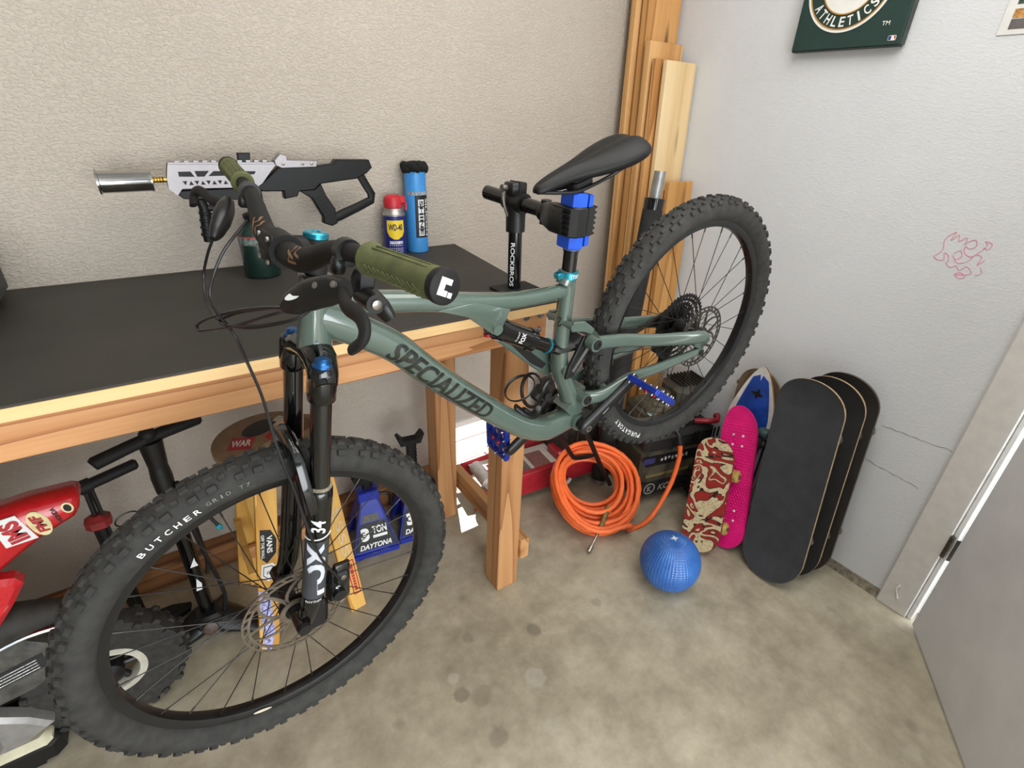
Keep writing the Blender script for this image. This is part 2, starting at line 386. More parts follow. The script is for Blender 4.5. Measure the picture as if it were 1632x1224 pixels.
# low vent in the back wall
vent = thing('floor_vent', 'low white framed vent opening with wire screen letting sunlight in', 'vent', ((VX0 + VX1) / 2, YW, 0))
ic = Matrix.Translation(-V(vent.location))
M_WHITE = P('white_paint', (232, 230, 224), 0.5, var=0.04)
cx = (VX0 + VX1) / 2
MB().box((cx, YW - 0.006, VZ1 + 0.014), (VX1 - VX0 + 0.08, 0.02, 0.028), b=0.003).xf(ic).build('frame_rail', M_WHITE, vent)
MB().box((cx, YW - 0.006, VZ0 - 0.014), (VX1 - VX0 + 0.08, 0.02, 0.028), b=0.003).xf(ic).build('frame_rail', M_WHITE, vent)
for x in (VX0 - 0.02, VX1 + 0.02): MB().box((x, YW - 0.006, (VZ0 + VZ1) / 2), (0.04, 0.02, VZ1 - VZ0), b=0.003).xf(ic).build('frame_stile', M_WHITE, vent)
mb = MB()
n = 20
for k in range(n + 1):
    x = VX0 + (VX1 - VX0) * k / n; mb.box((x, YW + 0.03, (VZ0 + 0.11 / 2)), (0.0012, 0.0012, 0.11))
for k in range(8):
    z = VZ0 + 0.11 * k / 7; mb.box((cx, YW + 0.03, z), (VX1 - VX0, 0.0012, 0.0012))
mb.xf(ic).build('wire_screen', P('screen_wire', (150, 140, 132), 0.5, 0.6), vent)
# slats hung in the upper half of the vent
MB().box((cx, YW + 0.03, VZ0 + 0.114), (VX1 - VX0, 0.012, 0.008)).xf(ic).build('slat', M_WHITE, vent)

# pink marker drawing on the right wall
M_PINK = P('pink_marker', (228, 146, 166), 0.7, var=0.05)
mb = MB()
def wl(*pts): mb.tube(catmull([(XR - 0.0006, y, z) for y, z in pts], 5), 0.0009, 5)
wl((0.575, 1.245), (0.56, 1.27), (0.565, 1.30), (0.545, 1.325), (0.55, 1.30), (0.535, 1.318), (0.53, 1.30), (0.515, 1.315), (0.512, 1.295))
wl((0.575, 1.245), (0.56, 1.238), (0.548, 1.244), (0.553, 1.262), (0.54, 1.255), (0.535, 1.236))
wl((0.515, 1.295), (0.495, 1.312), (0.485, 1.297), (0.497, 1.285), (0.51, 1.29), (0.505, 1.272), (0.485, 1.265), (0.462, 1.30), (0.47, 1.312), (0.452, 1.308), (0.456, 1.292), (0.468, 1.295))
wl((0.53, 1.265), (0.517, 1.276), (0.508, 1.26), (0.52, 1.25), (0.53, 1.26), (0.512, 1.24), (0.49, 1.25), (0.478, 1.272), (0.462, 1.268), (0.465, 1.245), (0.452, 1.262))
wl((0.54, 1.236), (0.525, 1.224), (0.512, 1.232), (0.50, 1.22), (0.487, 1.235), (0.47, 1.222), (0.48, 1.212), (0.508, 1.207))
wl((0.508, 1.207), (0.492, 1.198), (0.48, 1.206), (0.495, 1.215), (0.508, 1.207))
wl((0.455, 1.24), (0.447, 1.225), (0.458, 1.214))
tag(mb.build('wall_scribble', M_PINK), 'child\'s pink marker scribble drawn on the right wall', 'drawing')
# hairline cracks
M_CRACK = P('crack_grey', (150, 147, 140), 0.9)
mb = MB()
for (y0, z0), (y1, z1) in (((0.52, 0.66), (0.315, 0.672)), ((0.535, 0.512), (0.35, 0.496)), ((1.10, 0.50), (0.98, 0.47))):
    pts = []
    for k in range(15):
        t = k / 14; pts.append((XR - 0.0004, y0 + (y1 - y0) * t, z0 + (z1 - z0) * t + random.uniform(-0.004, 0.004)))
    mb.tube(pts, [random.uniform(0.0004, 0.0014) for _ in pts], 5)
struct(mb.build('trim_5', M_CRACK), 'hairline cracks in the right wall paint')
for yy, zz, rr in ((0.385, 0.115, 0.004), (0.42, 0.16, 0.003), (0.63, 0.55, 0.003)):
    pass

# ------------------------------------------------------------------ green team canvas and paper on the right wall
cv = thing('team_canvas', 'dark green canvas with a round white-and-gold team emblem', 'canvas', (XR, 1.025, 1.81))
ic = Matrix.Translation(-V(cv.location))
M_CGREEN = P('canvas_green', (27, 56, 51), 0.7, var=0.08, bmp=0.25, bscale=700)
M_CW = P('emblem_white', (236, 236, 232), 0.6, var=0.02); M_CGOLD = P('emblem_gold', (188, 138, 62), 0.6, var=0.05); M_CSIDE = P('canvas_side', (66, 72, 70), 0.8, var=0.2, scale=80)
CT = 0.03; CX = XR - CT - 0.004
MB().box((CX + CT / 2, 1.025, 2.01), (CT, 0.335, 0.40), b=0.003).xf(ic).build('canvas', M_CGREEN, cv)
mb = MB(); mb.box((CX + CT / 2 + 0.001, 0.857 - 0.0012, 2.01), (CT - 0.004, 0.0014, 0.396)); mb.box((CX + CT / 2 + 0.001, 1.025, 1.81 - 0.0012), (CT - 0.004, 0.33, 0.0014)); mb.xf(ic).build('canvas_edge', M_CSIDE, cv)
ec = V((CX - 0.0008, 1.045, 1.985)); U = V((0, -1, 0)); W = V((0, 0, 1))
def emb(rr0, rr1, mat, lift, name):
    mb = MB(); mb.ringprism(circ(rr1, 64), circ(rr0, 64), 0.0006, ec + V((-lift, 0, 0)), U, W); mb.xf(ic).build(name, mat, cv)
emb(0.124, 0.131, M_CW, 0.0006, 'outer_ring'); emb(0.1205, 0.1245, M_CGOLD, 0.0006, 'gold_ring')
mb = MB(); mb.prism(circ(0.082, 48), 0.0006, ec + V((-0.0006, 0, 0)), U, W); mb.xf(ic).build('inner_disc', M_CW, cv)
emb(0.081, 0.0845, M_CGOLD, 0.001, 'inner_gold_ring')
mb = MB()
word = 'ATHLETICS'
for i, ch in enumerate(word):
    a = R(-151 + (i + 0.5) * (122 / len(word))); rm = 0.1025
    rad = U * math.cos(a) + W * math.sin(a); tan = -U * math.sin(a) + W * math.cos(a)
    put_text(mb, ch, flat(ec + rad * rm + V((-0.001, 0, 0)), tan, -rad), 0.0165 if ch != 'I' else 0.006, 0.027, bold=0.02)
mb.fn(lambda p: V((CX - 0.0016, p.y, p.z))).xf(ic).build('lettering', M_CW, cv)
mb = MB(); mb.tube(catmull([(CX - 0.0015, 1.10, 1.935), (CX - 0.0015, 1.075, 1.93), (CX - 0.0015, 1.06, 1.945), (CX - 0.0015, 1.03, 1.94)], 4), 0.004, 5); mb.fn(lambda p: V((CX - 0.0014, p.y, p.z))).xf(ic).build('flourish', M_CGOLD, cv)
mb = MB(); put_text(mb, 'TM', flat((CX - 0.0012, 0.912, 1.868), U, W), 0.022, 0.011, bold=0.01); mb.xf(ic).build('trademark_letters', M_CW, cv)
mb = MB(); mb.prism(rrect(0.022, 0.013, 0.003), 0.0006, (CX - 0.0006, 0.883, 1.829), U, W); lg = mb.xf(ic).build('league_logo', M_CW, cv)
mb = MB(); mb.prism(rrect(0.008, 0.011, 0.002), 0.0006, (CX - 0.001, 0.889, 1.829), U, W); mb.xf(ic).build('logo_blue', P('logo_blue', (30, 60, 120), 0.6), lg)
mb = MB(); mb.prism([(0, 0.005), (0.006, 0.005), (0.006, -0.005), (0.003, -0.002)], 0.0006, (CX - 0.001, 0.879, 1.829), U, W); mb.xf(ic).build('logo_red', P('logo_red', (190, 60, 60), 0.6), lg)

pp = thing('wall_print', 'small white-bordered print pinned on the wall at top right corner', 'print', (XR, 0.55, 1.82))
ic = Matrix.Translation(-V(pp.location))
MB().box((XR - 0.0015, 0.535, 1.925), (0.002, 0.21, 0.21)).xf(ic).build('paper', P('paper_white', (222, 222, 220), 0.7, var=0.02), pp)
px = XR - 0.003
MB().prism([(-0.085, 0.012), (0.085, 0.012), (0.085, 0.034), (-0.085, 0.034)], 0.0006, (px, 0.535, 1.82), U, W).xf(ic).build('grey_band', P('print_grey', (96, 92, 92), 0.7), pp)
MB().prism([(-0.085, 0.036), (0.085, 0.036), (0.085, 0.056), (-0.085, 0.056)], 0.0006, (px, 0.535, 1.82), U, W).xf(ic).build('gold_band', P('print_gold', (176, 128, 70), 0.7, var=0.4, scale=120), pp)
MB().prism([(-0.085, 0.066), (0.085, 0.07), (0.085, 0.19), (-0.085, 0.19)], 0.0006, (px, 0.535, 1.82), U, W).xf(ic).build('green_field', P('print_green', (54, 74, 66), 0.7, var=0.4, scale=90), pp)
MB().prism([(-0.08, 0.092), (-0.05, 0.075), (-0.045, 0.082), (-0.062, 0.096), (-0.05, 0.105), (-0.07, 0.11)], 0.0008, (px - 0.0006, 0.535, 1.82), U, W).xf(ic).build('gold_emblem', M_CGOLD, pp)

# ------------------------------------------------------------------ workbench
M_FIR = wood('fir_beam', (146, 90, 50), (192, 132, 82), (212, 158, 108), 'X', 11)
M_FIRZ = wood('fir_leg', (126, 82, 46), (170, 118, 72), (192, 144, 96), 'Z', 10)
M_FIRY = wood('fir_stretcher', (140, 92, 54), (176, 124, 76), (198, 150, 100), 'Y', 8)
M_PLY = wood('ply_edge', (196, 150, 94), (220, 178, 120), (232, 196, 142), 'X', 5, knots=False)
def bench_top_mat():
    m, nt, b = newmat('bench_top_black')
    vec = coords(nt); n1 = noise(nt, vec, 5, 6, 0.65); n2 = noise(nt, coords(nt, (3, 14, 1)), 9, 6, 0.7)
    c = ramp(nt, n1, [(0.3, (44, 41, 37)), (0.7, (55, 52, 47))])
    mr = nt.nodes.new('ShaderNodeMapRange'); mr.inputs['From Min'].default_value = 0.66; mr.inputs['From Max'].default_value = 0.82; mr.inputs['To Max'].default_value = 0.28; nt.links.new(n2, mr.inputs['Value'])
    c = mix(nt, mr.outputs['Result'], c, (128, 122, 108)); nt.links.new(c, b.inputs['Base Color'])
    b.inputs['Roughness'].default_value = 0.62; bump(nt, b, noise(nt, vec, 160, 3), 0.15, 0.001); return m
M_TOP = bench_top_mat()
BX0, BX1, BY0, BY1 = -1.9, 0.99, 1.071, 1.826
wbn = thing('workbench', 'long timber workbench with black top against the back wall', 'workbench', (0.3, 1.45, 0))
ic = Matrix.Translation(-V(wbn.location))
def tw(z0, z1, dx=0.0): return [(BX0, BY0), (0.907, BY0), (0.987, BY1), (BX0, BY1)]
pb = MB().prism(tw(0, 0), 0.024, (0, 0, 1.104)).xf(ic).build('plywood_deck', M_PLY, wbn)
MB().prism([(BX0, BY0 + 0.002), (0.904, BY0 + 0.002), (0.984, BY1), (BX0, BY1)], 0.005, (0, 0, 1.1185), b=0.001).xf(ic).build('top_sheet', M_TOP, wbn)
def beam(name, c, size, mat, b=0.003): return MB().box(c, size, b=b).xf(ic).build(name, mat, wbn)
beam('front_beam', (-0.495, 1.127, 1.045), (2.79, 0.038, 0.094), M_FIR)
beam('rear_beam', (-0.52, 1.66, 1.045), (2.74, 0.038, 0.094), M_FIR)
beam('end_beam', (0.866, 1.40, 1.045), (0.038, 0.50, 0.094), M_FIRY)
for x in (0.8035, -1.45):
    beam('leg', (x, 1.1515, 0.499), (0.087, 0.087, 0.998), M_FIRZ); beam('leg', (x - 0.014, 1.5975, 0.499), (0.088, 0.087, 0.998), M_FIRZ)
beam('stretcher', (0.866, 1.36, 0.17), (0.038, 0.53, 0.09), M_FIRY)
M_BOLT = P('zinc_bolt', (150, 152, 156), 0.35, 0.9)
for (x, z) in ((0.823, 1.075), (0.873, 1.075), (0.868, 1.028), (0.818, 1.03)):
    b_ = MB(); b_.lathe([(0.011, 0), (0.011, 0.002), (0.0075, 0.003), (0.0075, 0.008), (0.006, 0.0095)], (x, 1.108, z), (0, -1, 0), 12); b_.xf(ic).build('bolt', M_BOLT, wbn, label='zinc carriage bolt')
# ------------------------------------------------------------------ mountain bike (bike frame: x forward, y left, z up, origin at the bottom bracket)
M_GREEN = P('frame_sage_gloss', (79, 94, 86), 0.15, var=0.03, scale=8, coat=0.9)
M_BLKG = P('black_gloss', (9, 9, 10), 0.10, var=0.1, coat=0.3)
M_BLK = P('black_satin', (15, 15, 16), 0.40, var=0.12)
M_BLKM = P('black_matte', (24, 23, 23), 0.6, var=0.15, spec=.3)
M_RUB = P('tire_rubber', (46, 45, 43), 0.82, var=0.28, scale=45, bmp=0.3, bscale=300)
M_RIM = P('rim_black', (18, 19, 21), 0.3, var=0.25, scale=40)
M_STEEL = P('steel', (150, 145, 138), 0.32, 0.9)
M_ROTOR = P('rotor_steel', (122, 112, 100), 0.42, 0.7, var=0.15)
M_SPOKE = P('spoke_black', (40, 37, 36), 0.4, 0.4)
M_BLUEA = P('anodised_blue', (36, 86, 140), 0.3, 0.75)
M_TURQ = P('anodised_turquoise', (48, 148, 172), 0.28, 0.7)
M_OLIVE = P('grip_olive', (84, 88, 52), 0.85, var=0.12, scale=60, bmp=0.3, bscale=500)
M_LTXT = P('decal_white', (226, 228, 228), 0.5, var=0.03)
M_DKTXT = P('decal_dark_green', (17, 22, 20), 0.3, var=0.03, coat=0.5)
M_BRONZE = P('decal_bronze', (128, 92, 66), 0.5, var=0.08)
M_PEDAL = P('pedal_blue', (30, 52, 150), 0.32, 0.35, var=0.15)
M_PIN = P('pin_silver', (205, 205, 205), 0.25, 0.9)
M_REDA = P('anodised_red', (176, 40, 56), 0.3, 0.6)

BM = Matrix(((-0.95544056, 0.02145340, -0.29440293), (-0.00886383, -0.99899084, -0.04403110), (-0.29505044, -0.03945956, 0.95466653)))
BT = V((0.79105308, 0.84789207, 0.89416133))
bike = thing('mountain_bike', 'sage green full-suspension mountain bike held nose-down in a repair stand', 'bicycle', BT, BM)
BW = Matrix.Translation(BT) @ BM.to_4x4()
TOP = V((0.43717533, 0, 0.60794553))
YS = V((-0.05568171, 0.99811090, -0.02596481)); UP = V((-0.42261826, 0, 0.90630779)); FS = V((0.90459568, 0.06143797, 0.42181990))
def SP(s, u, f): return TOP + YS * s + UP * u + FS * f
AXF = SP(-0.0027, -0.668, 0.0439); AXR = V((-0.43459, 0, 0.035))
X_, Y_, Z_ = V((1, 0, 0)), V((0, 1, 0)), V((0, 0, 1))

# --- wheels
def tire_mb(O, n, e1, e2, seed, rows=62, worn=False):
    rnd = random.Random(seed); mb = MB()
    prof = [(.306, .0125), (.314, .0225), (.326, .0305), (.338, .0318), (.349, .029), (.3585, .0215), (.3645, .009), (.3655, 0)]
    prof = prof + [(r, -y) for r, y in reversed(prof[:-1])]
    N = 96; rings = []
    for k in range(N):
        a = 2 * PI * k / N; rad = e1 * math.cos(a) + e2 * math.sin(a)
        rings.append([O + rad * r + n * y for r, y in prof])
    vs = [p for r in rings for p in r]; m = len(prof); fs = []
    for k in range(N):
        b = (k + 1) % N
        for j in range(m - 1): fs.append((k * m + j, k * m + j + 1, b * m + j + 1, b * m + j))
        fs.append((k * m + m - 1, k * m, b * m, b * m + m - 1))
    mb.add(vs, fs)
    def knob(a, r, y, tilt, lt, lw, h):
        rad = e1 * math.cos(a) + e2 * math.sin(a); tan = -e1 * math.sin(a) + e2 * math.cos(a)
        nr = rad * math.cos(tilt) + n * math.sin(tilt); wd = n * math.cos(tilt) - rad * math.sin(tilt)
        mb.box(O + rad * r + n * y + nr * (h / 2 - 0.001), (lt, lw, h + 0.002), tan, wd, nr, taper=(0.84, 0.84))
    for i in range(rows):
        a = 2 * PI * i / rows; da = 2 * PI / rows
        for sgn in (1, -1):
            knob(a, .3652, sgn * .0068 if i % 2 else sgn * .0085, sgn * 0.1, .0150, .0105 if i % 2 else .0085, .0042)
            knob(a + da / 2, .3615, sgn * .0178, sgn * 0.62, .0115, .0075, .0036)
            knob(a + (0.15 * da if i % 2 else -0.05 * da), .3545, sgn * .0262, sgn * 1.0, .0150 if i % 2 else .0170, .0105, .0046)
    return mb
def wheel(name, O, n, e1, e2, rotor_y, rotor_r, words, fl, tname, seed):
    rim = MB()
    pr = [(.2905, .004), (.2925, .011), (.300, .0145), (.3105, .0155), (.3125, .0135), (.308, .012), (.3045, 0)]
    pr = pr + [(r, -y) for r, y in reversed(pr[:-1])]
    # lathe about n with own frame
    def rev(mb, prof, N=72, closed=False):
        rings = [[O + (e1 * math.cos(2 * PI * k / N) + e2 * math.sin(2 * PI * k / N)) * r + n * y for k in range(N)] for r, y in prof]
        return mb.rings(rings, caps=False, closed=closed)
    rev(rim, pr, 96, True)
    w = rim.build(name, M_RIM, bike)
    w['label'] = 'black rim wheel with ' + tname
    tire_mb(O, n, e1, e2, seed).build('tire', M_RUB, w, ang=40, label=tname)
    hub = MB(); L, Rr = fl
    rev(hub, [(.006, -.056), (.010, -.056), (.012, -.045), (.012, Rr - .006), (.029, Rr - .004), (.029, Rr), (.015, Rr + .005), (.014, L - .005), (.029, L), (.029, L + .004), (.013, L + .007), (.011, .055), (.006, .056)], 24)
    hub.build('hub', M_BLK, w)
    spk = None
    for i in range(28):
        side = L if i % 2 else Rr; lead = 1 if (i // 2) % 2 else -1
        ar = 2 * PI * i / 28 + 0.05; ah = ar + lead * 1.05
        h = O + (e1 * math.cos(ah) + e2 * math.sin(ah)) * .0275 + n * side
        r = O + (e1 * math.cos(ar) + e2 * math.sin(ar)) * .2955 + n * (0.003 if i % 2 else -0.003)
        if spk is None:
            spk = MB(); spk.cyl((0, 0, 0), (0, 0, 0.93), 1, 6); spk.cyl((0, 0, 0.93), (0, 0, 1), 1.7, 6)
            spk = spk.build('spoke', M_SPOKE, w); o = spk
        else: o = share('spoke', spk, w)
        d = r - h; q = d.to_track_quat('Z', 'Y').to_matrix()
        o.matrix_local = Matrix.Translation(h) @ (q @ Matrix.Diagonal((.0011, .0011, d.length))).to_4x4()
    # brake rotor: two tracks, bridges, curved arms, carrier
    ro = MB(); C = O + n * rotor_y; t = .0018; RR = rotor_r
    def pol(r, a): return (r * math.cos(a), r * math.sin(a))
    NN = 72
    ro.ringprism([pol(RR, 2 * PI * k / NN) for k in range(NN)], [pol(RR - .004, 2 * PI * k / NN) for k in range(NN)], t, C, e1, e2, n)
    ro.ringprism([pol(RR - .0105, 2 * PI * k / NN) for k in range(NN)], [pol(RR - .0155, 2 * PI * k / NN) for k in range(NN)], t, C, e1, e2, n)
    for k in range(30):
        a = 2 * PI * k / 30; ro.prism([pol(RR - .003, a), pol(RR - .003, a + .07), pol(RR - .0115, a + .16), pol(RR - .0115, a + .09)], t * 0.96, C, e1, e2, n)
    for k in range(6):
        a = 2 * PI * k / 6
        for s0, s1, wd in ((0.0, 0.62, .05), (0.0, -0.18, .05)):
            pts = []
            for j in range(5):
                q = j / 4; rr = .026 + (RR - .014 - .026) * q; pts.append((rr, a + s0 + (s1) * q ** 1.4))
            out = [pol(rr, aa + .0035 / rr) for rr, aa in pts] + [pol(rr, aa - .0035 / rr) for rr, aa in reversed(pts)]
            ro.prism(out, t * 0.95, C, e1, e2, n)
    ro.ringprism([pol(.030, 2 * PI * k / 24) for k in range(24)], [pol(.020, 2 * PI * k / 24) for k in range(24)], t * 1.6, C, e1, e2, n)
    ro.build('brake_rotor', M_ROTOR if rotor_r > .095 else P('rotor_dark', (78, 73, 67), .42, .7, var=.2), w, ang=20)
    tx = MB()
    for body, a0, a1, r, h, y in words:
        k = len(body)
        for i, ch in enumerate(body):
            if ch == ' ': continue
            a = R(a0 + (a1 - a0) * i / (k - 1)); rad = e1 * math.cos(a) + e2 * math.sin(a); tan = -e1 * math.sin(a) + e2 * math.cos(a)
            wl = min(abs(R(a1 - a0)) * r / (k - 1) * .74, h * 1.0); wl = wl * .35 if ch == 'I' else wl
            # seen from the left side the reading direction runs with the angle and tops point outwards
            put_text(tx, ch, lambda p, q, rad=rad, tan=tan: O + rad * (r + q) + tan * p + n * (y - 14.0 * (r + q - .334) ** 2), wl, h, bold=0.012)
    if words: tx.build('lettering', M_LTXT, w, label='white tire lettering')
    return w, rev
wf, revf = wheel('front_wheel', AXF, YS, FS, UP, .0395, .100, [('BUTCHER', 47.4, 63.7, .3345, .0095, .0330)], (.024, -.030), 'wide knobbly black front tire', 1)
tx = MB()
for i, ch in enumerate('GRID T7'):
    if ch == ' ': continue
    a = R(67 + i * 1.75); rad = FS * math.cos(a) + UP * math.sin(a); tan = -FS * math.sin(a) + UP * math.cos(a); r = .338
    put_text(tx, ch, lambda p, q, rad=rad, tan=tan: AXF + rad * (r + q) + tan * p + YS * .0332, .0068 if ch != 'I' else .002, .0075)
tx.build('small_lettering', P('decal_grey', (128, 128, 124), 0.6), wf)
a = R(63.8); rad = FS * math.cos(a) + UP * math.sin(a)
mb = MB(); mb.cyl(AXF + rad * .293, AXF + rad * .262, .003, 8); v_ = mb.build('valve_stem', M_BLK, wf)
mb = MB(); mb.lathe([(.0042, 0), (.005, .004), (.0042, .010), (.0026, .013)], AXF + rad * .264, -rad, 8); mb.build('valve_cap', M_TURQ, wf, label='turquoise valve cap')
# sticker on the front rim
a = R(-78); rad = FS * math.cos(a) + UP * math.sin(a); tan = -FS * math.sin(a) + UP * math.cos(a)
mb = MB(); mb.prism(circ(1, 16, .019, .0045), .0008, AXF + rad * .301 + YS * .0158, tan, rad + YS * -.1); mb.build('rim_sticker', P('sticker_cream', (214, 206, 184), 0.6), wf)
wr, revr = wheel('rear_wheel', AXR, Y_, X_, Z_, .0555, .090, [('PURGATORY', -46.7, -22.6, .331, .0135, .0332)], (.030, -.018), 'knobbly black rear tire', 2)

def gear(mb, O, n, e1, e2, Rg, rin, teeth, t, depth=.004):
    out, inn = [], []
    N = teeth * 4
    for k in range(N):
        a = 2 * PI * k / N; r = Rg if k % 4 in (0, 1) else Rg - depth
        out.append((r * math.cos(a), r * math.sin(a))); inn.append((rin * math.cos(a), rin * math.sin(a)))
    mb.ringprism(out, inn, t, O, e1, e2, n)
cs = MB(); teeth = [11, 13, 15, 17, 19, 22, 25, 28, 32, 37, 44, 50]
for i, tt in enumerate(teeth):
    Rg = tt * .0127 / (2 * PI) + .002; y = -.0585 + i * .0036
    gear(cs, AXR + Y_ * y, Y_, X_, Z_, Rg, max(.013, Rg - .0115), tt, .0018)
    if tt > 17:
        for k in range(6):
            a = 2 * PI * k / 6 + i * .22; d = X_ * math.cos(a) + Z_ * math.sin(a); e = -X_ * math.sin(a) + Z_ * math.cos(a)
            cs.box(AXR + Y_ * y + d * (Rg * .5), (Rg - .012, .005, .0016), d, e, Y_)
cs.cyl(AXR + Y_ * -.062, AXR + Y_ * -.018, .0165, 18)
cs.build('cassette', P('cassette_dark', (34, 33, 32), 0.45, 0.5), wr, ang=20, label='dark twelve-speed cassette')

# --- main frame
def path(pts, y=0.0, n=6): return catmull([(p[0], p[2] if len(p) > 2 else y, p[1]) for p in pts], n)
fr = MB()
fr.tube([SP(0, .004, 0), SP(0, -.02, 0), SP(0, -.06, 0), SP(0, -.100, 0), SP(0, -.1165, 0)], [.0245, .0235, .0245, .028, .0282], 24)
DT = [(.462, .548), (.425, .510), (.366, .436), (.320, .349), (.262, .247), (.177, .113), (.128, .052), (.078, .016), (.0, .002)]
fr.tube(path(DT), [.024, .027, .0285, .029, .029, .030, .031, .031, .026], 20, up=(0, 1, 0), r2=[.030, .029, .0285, .028, .028, .028, .030, .031, .030], sq=.82)
TT = [(.440, .575), (.400, .545), (.300, .497), (.223, .456), (.123, .408), (.04, .378), (-.040, .357)]
fr.tube(path(TT), [.020, .021, .0225, .022, .019, .017, .016], 18, up=(0, 1, 0), r2=[.022, .020, .019, .019, .018, .016, .015], sq=.85)
ST = [(-.0525, .394), (-.036, .338), (-.004, .235), (.010, .168), (.0, .10), (-.008, .02)]
fr.tube(path(ST), [.0185, .0185, .0195, .024, .027, .030], 18, up=(0, 1, 0), r2=[.0185, .0185, .019, .021, .023, .026])
fr.tube([(-.036, 0, .372), (-.052, 0, .3945)], [.0195, .0205], 18)
fr.cyl((0, -.0375, 0), (0, .0375, 0), .0235, 22)
# top-tube gusset down to the shock mount, both cheeks
for y in (.019, -.019):
    fr.prism([(.270, .468), (.215, .425), (.172, .362), (.160, .354), (.148, .364), (.120, .396), (.190, .446)], .008, (0, y, 0), X_, Z_, b=.0015)
fr.cyl((.160, -.026, .368), (.160, .026, .368), .0115, 16)
# pivot bosses
fr.cyl((-.022, -.050, .070), (-.022, .050, .070), .017, 18)
fr.prism([(.03, .055), (-.04, .09), (-.036, .045), (0, -.005)], .05, (0, 0, 0), X_, Z_)
fr.cyl((.008, -.030, .170), (.008, .030, .170), .014, 16)
frame = fr.build('frame', M_GREEN, bike, ang=50, label='gloss sage green alloy frame')
# one-sided brace from shock mount to seat tube
sa = MB(); sa.prism([(.165, .385), (.118, .372), (.055, .245), (.012, .195), (-.002, .150), (.030, .135), (.066, .185), (.150, .318)], .014, (0, -.034, 0), X_, Z_, b=.003)
sa.build('side_brace', M_GREEN, frame)
sa = MB(); sa.prism([(.148, .352), (.122, .345), (.060, .225), (.030, .178), (.045, .172), (.072, .205)], .004, (0, -.0258, 0), X_, Z_)
sa.build('brace_cover', M_BLKM, frame)
# lettering along the down tube
def along(pts, y=0):
    P3 = path(pts, y, 12); L = [0]
    for a, b in zip(P3, P3[1:]): L.append(L[-1] + (b - a).length)
    def f(s):
        s = max(0, min(L[-1] - 1e-6, s))
        for i in range(len(L) - 1):
            if L[i + 1] >= s: break
        t = (s - L[i]) / (L[i + 1] - L[i]); p = P3[i].lerp(P3[i + 1], t); d = (P3[min(i + 2, len(P3) - 1)] - P3[max(i - 1, 0)]).normalized(); return p, d
    return f, L[-1]
fdt, Ldt = along(DT)
def on_dt(a, b):
    p, d = fdt(.283 + a); w = d.cross(Y_) * -1.0   # w: towards the top of the tube
    if w.z < 0: w = -w
    th = (b - .004) / .0285; hh = .0288; c = math.copysign(abs(math.cos(th)) ** .82, math.cos(th)); s = math.copysign(abs(math.sin(th)) ** .82, math.sin(th))
    return p + Y_ * (c * (.029 + .0008)) + w * (s * .0288)
tx = MB(); put_text(tx, 'SPECIALIZED', on_dt, .300, .037, cuts=3, shear=.3, bold=0.03)
tx.build('lettering', M_DKTXT, frame, label='dark lettering along the down tube')
em = MB(); put_text(em, 'S', lambda a, b: V((.006 - .018 * 0 + a * .94 - b * .3, .0207, .305 + b * .94 + a * .3)), .017, .026, bold=.03, shear=.2); em.build('seat_tube_emblem', M_DKTXT, frame)
co = MB(); ax_ = V((-.29, 0, .957)).normalized(); c0 = V((-.0505, 0, .390))
co.lathe([(.0205, -.008), (.0225, -.007), (.0225, .007), (.0205, .008)], c0, ax_, 24); co.box(c0 + V((.026, 0, .008)), (.014, .018, .014), X_, Y_, Z_, b=.002)
co.build('seat_collar', M_TURQ, frame, label='turquoise seat collar')
mb = MB(); put_text(mb, 'DEITY', lambda a, b: c0 + ax_ * b + Y_ * (.0229 * math.cos(a / .0229)) + ax_.cross(Y_) * (-.0229 * math.sin(a / .0229)), .024, .008, bold=.01); mb.build('collar_lettering', M_LTXT, frame)
# cable guides / vents on head tube
# --- rear triangle
sm = MB()
for sgn in (1, -1):
    y1 = .058 * sgn
    sm.tube(catmull([(-.022, .036 * sgn, .070), (-.072, .050 * sgn, .056), (-.160, .056 * sgn, .057), (-.270, .060 * sgn, .030), (-.418, .066 * sgn, .000)], 6), [.019, .018, .0165, .0145, .012], 14, up=(0, 0, 1), r2=[.011, .011, .0105, .0095, .0085], sq=.7)
    sm.cyl((-.418, .057 * sgn, 0), (-.418, .075 * sgn, 0), .013, 14)
sm.tube(catmull([(-.085, -.05, .052), (-.095, 0, .062), (-.085, .05, .052)], 6), .012, 10)
swing = sm.build('chainstays', M_GREEN, bike, ang=50)
pv = MB()
for sgn in (1, -1):
    pv.lathe([(.012, 0), (.012, .002), (.007, .0025), (.006, .0005)], (-.022, .051 * sgn, .070), (0, sgn, 0), 16); pv.lathe([(.009, 0), (.009, .002), (.005, .0025)], (-.418, .076 * sgn, 0), (0, sgn, 0), 14)
pv.build('pivot_bolts', M_BLK, swing)
ss = []
for sgn in (1, -1):
    m_ = MB()
    m_.tube(catmull([(-.056, .056 * sgn, .228), (-.140, .058 * sgn, .190), (-.245, .061 * sgn, .133), (-.360, .064 * sgn, .076), (-.425, .066 * sgn, .045), (-.452, .066 * sgn, .028)], 6), [.0175, .0165, .0165, .019, .020, .012], 14, up=(0, 0, 1), r2=[.0095, .009, .009, .0095, .0095, .008], sq=.7)
    m_.cyl((-.056, .044 * sgn, .228), (-.056, .068 * sgn, .228), .018, 18)
    m_.prism([(-.40, .07), (-.455, .04), (-.462, .015), (-.435, .008), (-.415, .012), (-.395, .03)], .012, (0, .066 * sgn, 0), X_, Z_, b=.002)
    o = m_.build('seatstay', M_GREEN, bike, ang=50)
    b_ = MB(); b_.lathe([(.012, 0), (.012, .002), (.006, .003), (.005, .0005)], (-.056, .0685 * sgn, .228), (0, sgn, 0), 16); b_.build('pivot_bolt', M_BLK, o)
    if sgn > 0:
        pass
